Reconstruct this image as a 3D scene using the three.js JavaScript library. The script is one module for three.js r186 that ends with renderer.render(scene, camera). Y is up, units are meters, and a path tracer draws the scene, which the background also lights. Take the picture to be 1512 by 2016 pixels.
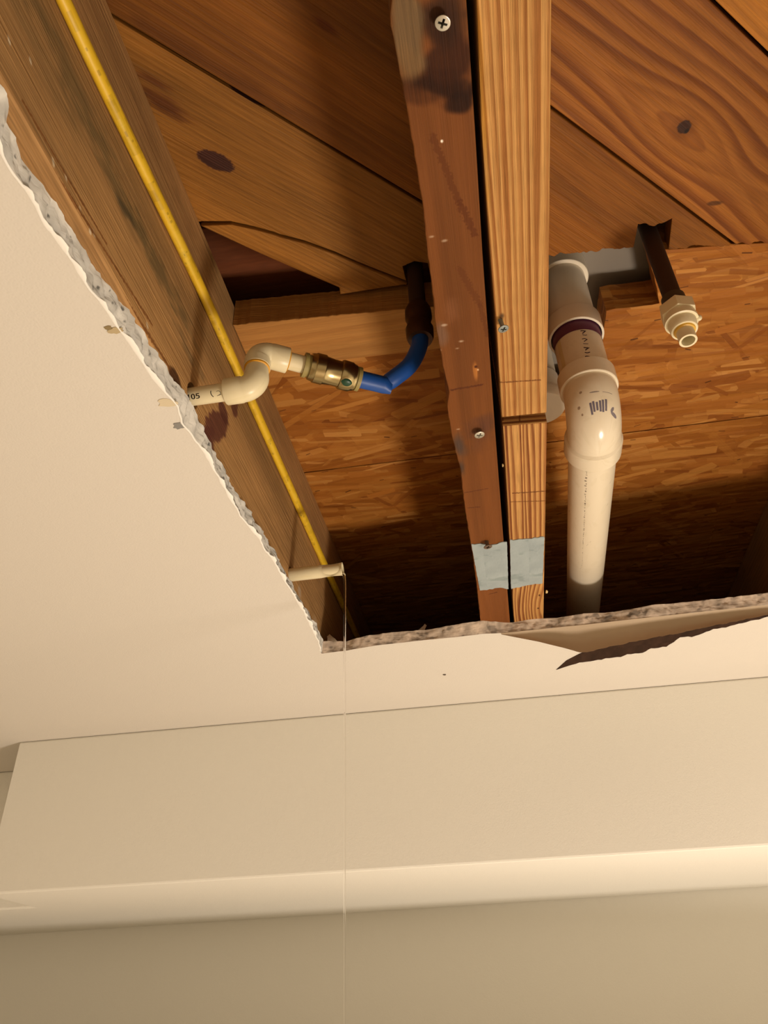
import * as THREE from 'three';
import { mergeGeometries, mergeVertices, toCreasedNormals } from 'three/addons/utils/BufferGeometryUtils.js';
import { Brush, Evaluator, SUBTRACTION } from 'three-bvh-csg';

// ------------------------------------------------------------------ camera
// The lens sits at (0, CY, 0); "h" below is height above the lens, joists run along z.
const CY = 2.01, F = 1514, ROLL = 0.035, VPX = 1065 - 756, VPY = 2040 - 1008;
const NR = Math.hypot(1, ROLL);
const dPitch = (ROLL * VPX + VPY) / NR, aYaw = (VPX - ROLL * VPY) / NR;
const pitch = Math.atan2(dPitch, F), yaw = Math.atan2(aYaw, Math.hypot(F, dPitch));
const vFw = new THREE.Vector3(-Math.sin(yaw), 0, -Math.cos(yaw));
const vR = new THREE.Vector3(Math.cos(yaw), 0, -Math.sin(yaw));
const vFwd = vFw.clone().multiplyScalar(Math.cos(pitch)).add(new THREE.Vector3(0, Math.sin(pitch), 0));
const vUp = vFw.clone().multiplyScalar(-Math.sin(pitch)).add(new THREE.Vector3(0, Math.cos(pitch), 0));
const imgX = vR.clone().addScaledVector(vUp, -ROLL).divideScalar(NR);
const imgY = vUp.clone().addScaledVector(vR, ROLL).divideScalar(NR);
const scene = new THREE.Scene();
scene.background = new THREE.Color(0x000000);
const camera = new THREE.PerspectiveCamera(2 * Math.atan(1008 / F) * 180 / Math.PI, 1512 / 2016, 0.02, 20);
camera.position.set(0, CY, 0);
camera.quaternion.setFromRotationMatrix(new THREE.Matrix4().makeBasis(imgX, imgY, vFwd.clone().negate()));
scene.add(camera);

const renderer = new THREE.WebGLRenderer({ antialias: true });
renderer.toneMapping = THREE.LinearToneMapping;
renderer.toneMappingExposure = 0.345;
renderer.shadowMap.enabled = true;

// the one lamp in the room (its light lives here, its body further down): a floor lamp with a white globe below the hole
const LAMP = new THREE.Vector3(0.54, CY - 0.88, -0.60);
const LAMP_R = 0.11;
const lampLight = new THREE.PointLight(new THREE.Color().setRGB(1.0, 0.872, 0.742), 11, 0, 2);
lampLight.position.copy(LAMP);
lampLight.castShadow = true; lampLight.shadow.radius = LAMP_R / 0.02; lampLight.shadow.mapSize.set(2048, 2048); lampLight.shadow.bias = -0.0005;
scene.add(lampLight);

// pixel -> direction, and the point of that direction on a known level / plane
function ray(x, y) { return vFwd.clone().multiplyScalar(F).addScaledVector(imgX, x - 756).addScaledVector(imgY, -(y - 1008)); }
const at = (x, y, h) => { const r = ray(x, y); return r.multiplyScalar(h / r.y); };
const atX = (x, y, X) => { const r = ray(x, y); return r.multiplyScalar(X / r.x); };
const atZ = (x, y, Z) => { const r = ray(x, y); return r.multiplyScalar(Z / r.z); };
const W = (x, h, z) => new THREE.Vector3(x, CY + h, z);
const wv = (v) => new THREE.Vector3(v.x, CY + v.y, v.z);
const H0 = 0.43, H1 = 0.443, H2 = 0.65;          // ceiling face, joist undersides, subfloor underside

// ------------------------------------------------------------------ helpers
function rng(seed) { let s = seed >>> 0; return () => { s = (s + 0x6D2B79F5) >>> 0; let t = s; t = Math.imul(t ^ (t >>> 15), t | 1); t ^= t + Math.imul(t ^ (t >>> 7), t | 61); return ((t ^ (t >>> 14)) >>> 0) / 4294967296; }; }
function hsh(x, y, s) { let n = Math.imul(x | 0, 374761393) + Math.imul(y | 0, 668265263) + Math.imul(s | 0, 974634777); n = Math.imul(n ^ (n >>> 13), 1274126177); return ((n ^ (n >>> 16)) >>> 0) / 4294967296; }
function ns(x, y, s = 0) { const xi = Math.floor(x), yi = Math.floor(y), fx = x - xi, fy = y - yi, u = fx * fx * (3 - 2 * fx), v = fy * fy * (3 - 2 * fy); const a = hsh(xi, yi, s), b = hsh(xi + 1, yi, s), c = hsh(xi, yi + 1, s), d = hsh(xi + 1, yi + 1, s); return a + (b - a) * u + (c - a) * v + (a - b - c + d) * u * v; }
function fbm(x, y, s = 0, o = 3) { let t = 0, a = 0.5, n = 0; for (let i = 0; i < o; i++) { t += a * ns(x, y, s + i * 7); n += a; a *= 0.5; x *= 2.03; y *= 2.03; } return t / n; }
const ss = (a, b, x) => { const t = Math.min(1, Math.max(0, (x - a) / (b - a))); return t * t * (3 - 2 * t); };
const mix = (a, b, t) => a + (b - a) * t;

const taken = {};
function numbered(n) { if (!(n in taken)) { taken[n] = 0; return n; } taken[n]++; return n + '_' + String(taken[n]).padStart(3, '0'); }
function mesh(name, geo, mat, parent) { const m = new THREE.Mesh(geo, mat); m.name = parent ? name : numbered(name); m.castShadow = m.receiveShadow = true; (parent || scene).add(m); return m; }
function tag(o, label, category, group) { o.userData = { label, category }; if (group) o.userData.group = group; return o; }
function thing(name, label, category, pos, group) { const g = new THREE.Group(); g.name = numbered(name); if (pos) g.position.copy(pos); scene.add(g); return tag(g, label, category, group); }
function struct(o) { o.userData.kind = 'structure'; return o; }
const rel = (geo, g) => geo.translate(-g.position.x, -g.position.y, -g.position.z);   // world geometry under a thing placed at its base

function dataTex(w, h, fn, srgb = true) {
  const d = new Uint8Array(w * h * 4);
  for (let j = 0; j < h; j++) for (let i = 0; i < w; i++) { const c = fn((i + 0.5) / w, (j + 0.5) / h), k = (j * w + i) * 4; d[k] = Math.max(0, Math.min(255, c[0])); d[k + 1] = Math.max(0, Math.min(255, c[1])); d[k + 2] = Math.max(0, Math.min(255, c[2])); d[k + 3] = 255; }
  const t = new THREE.DataTexture(d, w, h); t.magFilter = THREE.LinearFilter; t.minFilter = THREE.LinearMipmapLinearFilter; t.generateMipmaps = true;
  t.wrapS = t.wrapT = THREE.RepeatWrapping; if (srgb) t.colorSpace = THREE.SRGBColorSpace; t.needsUpdate = true; return t;
}
// wood seen flat: a along the grain, b across (metres)
function woodAt(a, b, o) {
  let k = 0, kd = 0, kd2 = 0;
  for (const q of o.knots || []) { const dx = (a - q.a) / (q.r * (q.el || 3)), dy = (b - q.b) / q.r, d2 = dx * dx + dy * dy; k += (q.k || 1) * Math.exp(-d2 * 0.35); const e = ((a - q.a) * Math.cos(q.rot || 0) - (b - q.b) * Math.sin(q.rot || 0)) / (q.ra || q.r * 0.5), f = ((a - q.a) * Math.sin(q.rot || 0) + (b - q.b) * Math.cos(q.rot || 0)) / (q.rb || q.r * 0.4); const de = Math.sqrt(e * e + f * f) + (ns(a * 700, b * 700, 5) - 0.5) * 0.15; kd = Math.max(kd, 1 - ss(0.85, 1.05, de)); kd2 = Math.max(kd2, (1 - ss(0.8, 2.6, de)) * (q.halo ?? 0.6)); }
  const wob = (fbm(a * o.wa, b * (o.wb || 20), o.seed, 3) - 0.5) * o.amp;
  let rr = o.cath ? (Math.sqrt((b - o.cath.b) ** 2 + o.cath.e ** 2) - o.cath.s * a) * o.f : (b + (o.skew || 0) * a) * o.f;
  rr += wob + k;
  const wn = Math.floor(rr), fr = rr - wn, str = 0.45 + 0.55 * hsh(wn, 3, o.seed);
  const ring = ss(0.0, 0.8, fr) * (1 - ss(0.86, 1, fr)) * str;
  const fib = (ns(a * 40, b * 1500, o.seed + 31) * 0.6 + ns(a * 90, b * 3000, o.seed + 37) * 0.4) - 0.5;
  const blot = fbm(a * 5, b * (o.bb || 22), o.seed + 11, 3) - 0.5;
  const t = Math.min(1, Math.pow(ring, o.pw || 1.3) * o.c);
  const g = 1 + fib * (o.fib ?? 0.2) + blot * (o.blot ?? 0.35);
  let c = [0, 1, 2].map((i) => mix(o.L[i], o.D[i], t) * g);
  if (kd2) c = c.map((v, i) => mix(v, (o.H || o.D)[i] * 0.9, kd2 * 0.7));
  if (kd) c = c.map((v, i) => mix(v, (o.K || [52, 24, 14])[i] * (1 + fib * 0.4), kd));
  for (const s of o.stains || []) {
    const ca = Math.cos(s.rot || 0), sa = Math.sin(s.rot || 0), da = a - s.a, db = b - s.b, x = (da * ca - db * sa) / s.ra, y = (da * sa + db * ca) / s.rb;
    let d = Math.sqrt(x * x + y * y); if (d > 2) continue;
    d += (fbm(a * (s.na || 60), b * (s.nb || 140), o.seed + 71, 3) - 0.5) * (s.n ?? 1.0);
    const al = (s.al ?? 0.8) * (1 - ss(s.soft ?? 0.6, 1, d)); if (al > 0) c = c.map((v, i) => mix(v, s.c[i] * (1 + fib * 0.3), al));
  }
  for (const l of o.lines || []) {
    const da = l.a1 - l.a0, db = l.b1 - l.b0, L2 = da * da + db * db, tt = Math.max(0, Math.min(1, ((a - l.a0) * da + (b - l.b0) * db) / L2));
    const d = Math.hypot(a - l.a0 - da * tt, b - l.b0 - db * tt), al = (l.al ?? 0.8) * (1 - ss(l.w * 0.5, l.w, d + (ns(a * 900, b * 900, 9) - 0.5) * l.w)); if (al > 0) c = c.map((v, i) => mix(v, l.c[i], al));
  }
  return c;
}
const woodTex = (w, h, win, o) => dataTex(w, h, (u, v) => woodAt(win.a0 + win.La * u, win.b0 + win.Lb * v, o).map((c) => c * 0.95));
const bumpWood = dataTex(512, 512, (u, v) => { const n = 255 * (0.6 * ns(u * 12, v * 160, 3) + 0.4 * ns(u * 40, v * 400, 4)); return [n, n, n]; }, false);
const bumpFine = dataTex(512, 512, (u, v) => { const n = 255 * (0.5 * fbm(u * 40, v * 40, 8, 3) + 0.5 * ns(u * 170, v * 170, 4)); return [n, n, n]; }, false);
const bumpRough = dataTex(512, 512, (u, v) => { const n = 255 * fbm(u * 24, v * 24, 18, 5); return [n, n, n]; }, false);
function woodMat(tex, o = {}) { return new THREE.MeshPhysicalMaterial({ map: tex, roughness: o.rough ?? 0.72, bumpMap: o.nobump ? null : bumpWood, bumpScale: o.bump ?? 0.0006, specularIntensity: o.spec ?? 0.4 }); }
const std = (c, o = {}) => new THREE.MeshPhysicalMaterial({ color: c, roughness: 0.6, ...o });

// a board: plan outline [[x, z], ...] between two heights, rounded arrises, uv = grain frame in a texture window
function boardGeo(poly, h0, h1, bev = 0.0012) {
  const pts = poly.map(([x, z]) => new THREE.Vector2(x, -z));
  if (THREE.ShapeUtils.isClockWise(pts)) pts.reverse();
  const g = new THREE.ExtrudeGeometry(new THREE.Shape(pts), { depth: h1 - h0 - 2 * bev, bevelEnabled: bev > 0, bevelThickness: bev, bevelSize: bev, bevelOffset: -bev, bevelSegments: 2, curveSegments: 4 });
  g.translate(0, 0, bev); g.rotateX(-Math.PI / 2); g.translate(0, CY + h0, 0); return g;
}
function frameUV(g, ax, az, win) {           // (ax, az): the grain's direction in plan
  const q = g.index ? g.toNonIndexed() : g, p = q.attributes.position, uv = new Float32Array(p.count * 2), A = new THREE.Vector3(), B = new THREE.Vector3(), C = new THREE.Vector3(), n = new THREE.Vector3();
  for (let i = 0; i < p.count; i += 3) {
    A.fromBufferAttribute(p, i); B.fromBufferAttribute(p, i + 1); C.fromBufferAttribute(p, i + 2);
    n.copy(B).sub(A).cross(C.clone().sub(A)).normalize();
    const nA = Math.abs(n.x * ax + n.z * az), nB = Math.abs(-n.x * az + n.z * ax), nY = Math.abs(n.y);
    [A, B, C].forEach((v, k) => {
      const a = v.x * ax + v.z * az, b = -v.x * az + v.z * ax, h = v.y - CY; let s, t;
      if (nY > 0.5 && !win.side) { s = a; t = b; } else if (nA < 0.75) { s = a; t = win.side ? (nY > 0.5 ? b : h) : h; } else { s = b; t = h; }
      uv[(i + k) * 2] = (s - win.a0) / win.La; uv[(i + k) * 2 + 1] = (t - win.b0) / win.Lb;
    });
  }
  q.setAttribute('uv', new THREE.BufferAttribute(uv, 2)); return q;
}
// tube with a radius at every station; a repeated point makes a step, which is how rims, hubs and open ends are cut
function sweep(st, seg = 40, capStart = false, capEnd = false, squash) {
  const P = st.map((s) => s.p.clone()), T = P.map((p, i) => { let a = i, b = i; while (a > 0 && P[a].distanceTo(p) < 1e-6) a--; while (b < P.length - 1 && P[b].distanceTo(p) < 1e-6) b++; return st[i].t ? st[i].t.clone().normalize() : P[b].clone().sub(P[a]).normalize(); });
  let N = new THREE.Vector3(0, 1, 0); if (Math.abs(T[0].y) > 0.9) N.set(0, 0, 1); N.addScaledVector(T[0], -N.dot(T[0])).normalize();
  const pos = [], uv = [], idx = []; let L = 0;
  for (let i = 0; i < P.length; i++) {
    if (i) { const dotT = T[i].clone().sub(T[i - 1]).length(); if (dotT > 1e-6) N.applyQuaternion(new THREE.Quaternion().setFromUnitVectors(T[i - 1], T[i])); N.addScaledVector(T[i], -N.dot(T[i])).normalize(); L += Math.max(P[i].distanceTo(P[i - 1]), Math.abs(st[i].r - st[i - 1].r)); }
    const Bn = T[i].clone().cross(N);
    for (let j = 0; j <= seg; j++) { const a = j / seg * Math.PI * 2, rn = st[i].r * (st[i].sx || 1), rb = st[i].r * (st[i].sy || 1); const v = P[i].clone().addScaledVector(N, Math.cos(a) * rn).addScaledVector(Bn, Math.sin(a) * rb); pos.push(v.x, v.y, v.z); uv.push(j / seg, L); }
  }
  const w = seg + 1;
  for (let i = 0; i < P.length - 1; i++) for (let j = 0; j < seg; j++) { const a = i * w + j, b = a + 1, c = a + w, d = c + 1; idx.push(a, b, c, b, d, c); }
  const cap = (i, flip) => { const k = pos.length / 3; pos.push(P[i].x, P[i].y, P[i].z); uv.push(0.5, st[i] ? 0 : 0); for (let j = 0; j < seg; j++) { const a = i * w + j; flip ? idx.push(k, a + 1, a) : idx.push(k, a, a + 1); } };
  if (capStart) cap(0, false); if (capEnd) cap(P.length - 1, true);
  const g = new THREE.BufferGeometry(); g.setAttribute('position', new THREE.Float32BufferAttribute(pos, 3)); g.setAttribute('uv', new THREE.Float32BufferAttribute(uv, 2)); g.setIndex(idx);
  g.scale(1000, 1000, 1000); const q = toCreasedNormals(g, 0.6); q.scale(0.001, 0.001, 0.001); return q;   // creases are found on a coarse grid, so work in millimetres
}
const line = (p, q, r, n = 2) => Array.from({ length: n }, (_, i) => ({ p: p.clone().lerp(q, i / (n - 1)), r }));
function arcPts(c, u, v, R, a0, a1, n) { return Array.from({ length: n }, (_, i) => { const a = mix(a0, a1, i / (n - 1)); return c.clone().addScaledVector(u, Math.cos(a) * R).addScaledVector(v, Math.sin(a) * R); }); }
function resample(pl, n) { const L = [0]; for (let i = 1; i < pl.length; i++) L.push(L[i - 1] + Math.hypot(pl[i][0] - pl[i - 1][0], pl[i][1] - pl[i - 1][1])); const out = []; let k = 0; for (let i = 0; i < n; i++) { const s = L[L.length - 1] * i / (n - 1); while (k < pl.length - 2 && L[k + 1] < s) k++; const t = (s - L[k]) / Math.max(1e-9, L[k + 1] - L[k]); out.push([mix(pl[k][0], pl[k + 1][0], t), mix(pl[k][1], pl[k + 1][1], t)]); } return out; }
function canvasTex(w, h, draw) { const c = document.createElement('canvas'); c.width = w; c.height = h; const x = c.getContext('2d'); draw(x, w, h); const t = new THREE.CanvasTexture(c); t.colorSpace = THREE.SRGBColorSpace; t.wrapS = t.wrapT = THREE.RepeatWrapping; return t; }

// ------------------------------------------------------------------ the room
const bumpPaint = bumpFine.clone(); bumpPaint.repeat.set(5, 5); bumpPaint.needsUpdate = true;
const M = {
  ceil: std(0xdad3c8, { roughness: 0.85, bumpMap: bumpPaint, bumpScale: 0.0002, specularIntensity: 0.25 }),
  wall: std(0xece8dd, { roughness: 0.8, bumpMap: bumpPaint, bumpScale: 0.0002, specularIntensity: 0.25 }),
  floor: std(0xd2bfa4, { roughness: 0.5 }),
  gyp: std(0xd9d9d9, { roughness: 0.95, specularIntensity: 0.1 }),
};
const RX0 = -1.7, RX1 = 1.5, RZ1 = 1.6, HB = -CY, HT = 0.72;
const zBack = (x) => -1.615 + (x + 1.055) * (0.083 / 1.467);          // the back wall is not quite square to the joists
function roomPart(name, poly, h0, h1, mat, bev = 0) { const g = boardGeo(poly, h0, h1, bev); const q = frameUV(g, 1, 0, { a0: 0, La: 1, b0: 0, Lb: 1 }); return struct(mesh(name, q, mat)); }
roomPart('floor', [[RX0 - 0.1, RZ1 + 0.1], [RX1 + 0.1, RZ1 + 0.1], [RX1 + 0.1, -1.9], [RX0 - 0.1, -1.9]], HB - 0.1, HB, M.floor);
roomPart('wall_back', [[RX0 - 0.1, zBack(RX0 - 0.1)], [RX1 + 0.1, zBack(RX1 + 0.1)], [RX1 + 0.1, -1.9], [RX0 - 0.1, -1.9]], HB, HT, M.wall);
roomPart('wall_left', [[RX0 - 0.1, RZ1], [RX0, RZ1], [RX0, zBack(RX0)], [RX0 - 0.1, zBack(RX0 - 0.1)]], HB, HT, M.wall);
roomPart('wall_right', [[RX1 + 0.1, RZ1], [RX1, RZ1], [RX1, zBack(RX1)], [RX1 + 0.1, zBack(RX1 + 0.1)]], HB, HT, M.wall);
roomPart('wall_front', [[RX0 - 0.1, RZ1], [RX1 + 0.1, RZ1], [RX1 + 0.1, RZ1 + 0.1], [RX0 - 0.1, RZ1 + 0.1]], HB, HT, M.wall);
// boxed soffit under the ceiling, its left part set back
roomPart('soffit', [[RX0, -1.305], [-0.8, -1.305], [-0.8, -1.16], [RX1, -1.16], [RX1, zBack(RX1)], [RX0, zBack(RX0)]], 0.199, H0, M.wall, 0.003);

// ------------------------------------------------------------------ plasterboard ceiling with the cut-out
const xz = (v) => [v.x, v.z];
const leftB = [[-0.25, 0.34], [-0.25, -0.12], ...[[0, 290], [25, 338], [60, 388], [88, 440], [125, 486], [140, 505], [170, 552], [205, 602], [232, 642], [262, 682], [285, 716], [305, 746], [328, 772], [350, 800], [362, 832], [392, 872], [420, 920], [455, 986], [482, 1022], [515, 1066], [545, 1112], [575, 1166], [605, 1217], [629, 1264], [632, 1287]].map(([x, y]) => xz(at(x, y, H0)))];
const leftT = [[-0.243, 0.34], [-0.238, -0.1], ...[[0, 168], [16, 200], [12, 245], [48, 312], [98, 385], [150, 470], [186, 525], [215, 562], [252, 612], [282, 656], [325, 716], [340, 752], [362, 768], [386, 800], [400, 850], [430, 902], [450, 945], [490, 1002], [525, 1062], [550, 1102], [575, 1152], [600, 1196], [622, 1230], [637, 1262]].map(([x, y]) => xz(at(x, y, H1)))];
const farB = [...[[632, 1287], [680, 1281], [740, 1271], [800, 1264], [850, 1259], [900, 1254], [950, 1248], [985, 1247], [1040, 1241], [1150, 1230], [1300, 1213], [1512, 1190]].map(([x, y]) => xz(at(x, y, H0))), [0.53, -0.905]];
const farT = [...[[637, 1262], [680, 1263], [720, 1252], [780, 1244], [840, 1240], [900, 1229], [950, 1222], [1000, 1226], [1050, 1219], [1100, 1216], [1150, 1208], [1200, 1206], [1240, 1200], [1290, 1190], [1350, 1186], [1420, 1178], [1512, 1167]].map(([x, y]) => xz(at(x, y, H1))), [0.535, -0.9]];
const rightB = [[0.53, -0.905], [0.53, 0.34]], rightT = [[0.535, -0.9], [0.535, 0.34]], nearB = [[0.53, 0.34], [-0.25, 0.34]], nearT = [[0.535, 0.34], [-0.243, 0.34]];
const loopB = [], loopT = [], loopS = [];
[[leftB, leftT, 460, 0.0024, 0], [farB, farT, 320, 0.0011, 1], [rightB, rightT, 40, 0.001, 2], [nearB, nearT, 30, 0.001, 3]].forEach(([b, t, n, amp, k]) => {
  const rb = resample(b, n), rt = resample(t, n);
  for (let i = 0; i < n - 1; i++) {
    const j = (c, f) => (fbm(i * f, c, 40 + k, 4) - 0.5) * 2 * amp;
    loopB.push([rb[i][0] + j(1, 0.13), rb[i][1] + j(2, 0.13)]); loopT.push([rt[i][0] + j(3, 0.37) * 1.4, rt[i][1] + j(4, 0.37) * 1.4]); loopS.push(k);
  }
});
const ceiling = new THREE.Group(); ceiling.name = numbered('ceiling'); scene.add(ceiling); struct(ceiling);
ceiling.userData.label = 'cream painted plasterboard ceiling with a rough rectangular hole cut in it';
function sheetWithHole(loop, h, up) {
  const s = new THREE.Shape([[RX0, RZ1], [RX1, RZ1], [RX1, zBack(RX1)], [RX0, zBack(RX0)]].map(([x, z]) => new THREE.Vector2(x, -z)));
  s.holes.push(new THREE.Path(loop.map(([x, z]) => new THREE.Vector2(x, -z))));
  const g = new THREE.ShapeGeometry(s); g.rotateX(-Math.PI / 2); g.translate(0, CY + h, 0);
  const p = g.attributes.position, uv = g.attributes.uv; for (let i = 0; i < p.count; i++) uv.setXY(i, p.getX(i), p.getZ(i));
  if (!up) { const ix = g.index.array; for (let i = 0; i < ix.length; i += 3) { const t = ix[i]; ix[i] = ix[i + 1]; ix[i + 1] = t; } g.computeVertexNormals(); }
  return g;
}
mesh('painted_face', sheetWithHole(loopB, H0, false), M.ceil, ceiling);
mesh('backing_paper', sheetWithHole(loopT, H1, true), std(0x9c8e7c, { roughness: 0.95 }), ceiling);
{ // broken gypsum core between the two papers
  const n = loopB.length, rows = 7, pos = [], uv = [], idx = []; let L = 0;
  const gypTex = dataTex(512, 128, (u, v) => { const a = fbm(u * 50, v * 12, 5, 4), sp = ss(0.80, 0.86, fbm(u * 120, v * 30, 77, 2)) * 0.45, q = 158 + 66 * a; return [q * (1 - sp), q * 0.985 * (1 - sp), q * 0.95 * (1 - sp)]; });
  M.gypCore = new THREE.MeshPhysicalMaterial({ map: gypTex, roughness: 0.95, bumpMap: bumpRough, bumpScale: 0.0015, specularIntensity: 0.1 });
  for (let i = 0; i <= n; i++) {
    const k = i % n, b = loopB[k], t = loopT[k], pb = loopB[(k + n - 1) % n], nb = loopB[(k + 1) % n], dx = nb[0] - pb[0], dz = nb[1] - pb[1], dl = Math.hypot(dx, dz) || 1;
    if (i) L += Math.hypot(b[0] - loopB[(i - 1) % n][0], b[1] - loopB[(i - 1) % n][1]);
    const amp = loopS[k] === 0 ? 0.0052 : 0.0036;
    for (let r = 0; r < rows; r++) { const s = r / (rows - 1), w = Math.sin(Math.PI * s) * amp * (fbm(L * 260, s * 5.3, 91, 4) - 0.55) * 2; pos.push(mix(b[0], t[0], s) - dz / dl * w, CY + mix(H0, H1, s), mix(b[1], t[1], s) + dx / dl * w); uv.push(L * 2, s * 0.16); }
  }
  const idx2 = [];
  for (let i = 0; i < n; i++) for (let r = 0; r < rows - 1; r++) { const a = i * rows + r, b = a + 1, c = a + rows, d = c + 1; (loopS[i] === 0 ? idx : idx2).push(a, c, b, b, c, d); }
  const part = (ix, mat, label) => { const g = new THREE.BufferGeometry(); g.setAttribute('position', new THREE.Float32BufferAttribute(pos, 3)); g.setAttribute('uv', new THREE.Float32BufferAttribute(uv, 2)); g.setIndex(ix); g.computeVertexNormals(); const q = g.toNonIndexed(); mesh('gypsum_edge', q, mat, ceiling).userData.label = label; };
  part(idx, M.gypCore, 'crumbly grey white gypsum of the cut edge');
  const tanTex = dataTex(1024, 128, (u, v) => { const a = fbm(u * 60, v * 10, 15, 4), f = ss(0.62, 0.8, fbm(u * 50, v * 12, 61, 3)) * 0.3, q = (0.72 + 0.5 * a) * (1 - f); return [188 * q, 170 * q, 152 * q]; });  // mottled tan tone for every cut edge except the left one
  part(idx2, new THREE.MeshPhysicalMaterial({ map: tanTex, roughness: 0.95, bumpMap: bumpRough, bumpScale: 0.0015, specularIntensity: 0.1 }), 'tan mottled cut edge on the far, right and near sides');
}
{ // fuzzy face paper torn along the left cut: a narrow ragged white lip hanging a little below the paint
  const n = loopB.length, pos = [], idx = []; let c = 0; const m = std(0xf6f2ea, { roughness: 0.95 });
  for (let i = 0; i < n; i++) {
    if (loopS[i] !== 0 || i > 456) continue;
    const b = loopB[i], pb = loopB[(i + n - 1) % n], nb = loopB[(i + 1) % n], dx = nb[0] - pb[0], dz = nb[1] - pb[1], dl = Math.hypot(dx, dz) || 1;
    const w = 0.0004 + 0.0032 * ss(0.38, 0.8, fbm(i * 0.23, 2, 17, 3)), nx = -dz / dl, nz = dx / dl;
    const sgn = nx > 0 ? 1 : -1;                        // towards the opening
    pos.push(b[0] - nx * sgn * 0.0012, CY + H0 - 0.0002, b[1] - nz * sgn * 0.0012, b[0] + nx * sgn * w * 0.5, CY + H0 - 0.0011, b[1] + nz * sgn * w * 0.5, b[0] + nx * sgn * w, CY + H0 + 0.0004, b[1] + nz * sgn * w); c++;
  }
  for (let i = 0; i < c - 1; i++) for (let r = 0; r < 2; r++) { const a = i * 3 + r; idx.push(a, a + 1, a + 3, a + 1, a + 4, a + 3); }
  const g = new THREE.BufferGeometry(); g.setAttribute('position', new THREE.Float32BufferAttribute(pos, 3)); g.setIndex(idx); g.computeVertexNormals();
  const o = mesh('torn_paper_lip', g, m, ceiling); o.userData.label = 'thin white torn face paper along the cut';
}
{ // place where the face paper was pulled off, brown inner paper showing
  const low = [[1095, 1318], [1122, 1309], [1150, 1302], [1185, 1297], [1225, 1292], [1234, 1288], [1268, 1284], [1279, 1277], [1312, 1272], [1328, 1262], [1336, 1254], [1368, 1252], [1402, 1238], [1440, 1232], [1470, 1223], [1512, 1214]].map(([x, y]) => xz(at(x, y, H0)));
  const up = [[1512, 1197], [1400, 1216], [1300, 1238], [1215, 1262], [1165, 1276], [1140, 1287], [1115, 1300]].map(([x, y]) => xz(at(x, y, H0)));
  const rr = rng(4); const rag = resample([...low, [0.5, -0.925]], 90).map(([x, z], i) => [x, z + (i > 6 ? (rr() - 0.5) * 0.004 : 0)]);
  const g = boardGeo([...rag, [0.5, -0.915], ...up], H0 - 0.0007, H0 - 0.0001, 0); const q = frameUV(g, 1, 0, { a0: 0, La: 0.2, b0: 0, Lb: 0.2 });
  const t = dataTex(256, 256, (u, v) => { const n = fbm(u * 30, v * 8, 3, 4); return [46 + 26 * n, 34 + 18 * n, 27 + 14 * n]; });
  const m = mesh('exposed_paper', q, new THREE.MeshPhysicalMaterial({ map: t, roughness: 0.95, specularIntensity: 0.1 }), ceiling); m.userData.label = 'dark brown patch where the white face paper has been ripped off';
}
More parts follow.
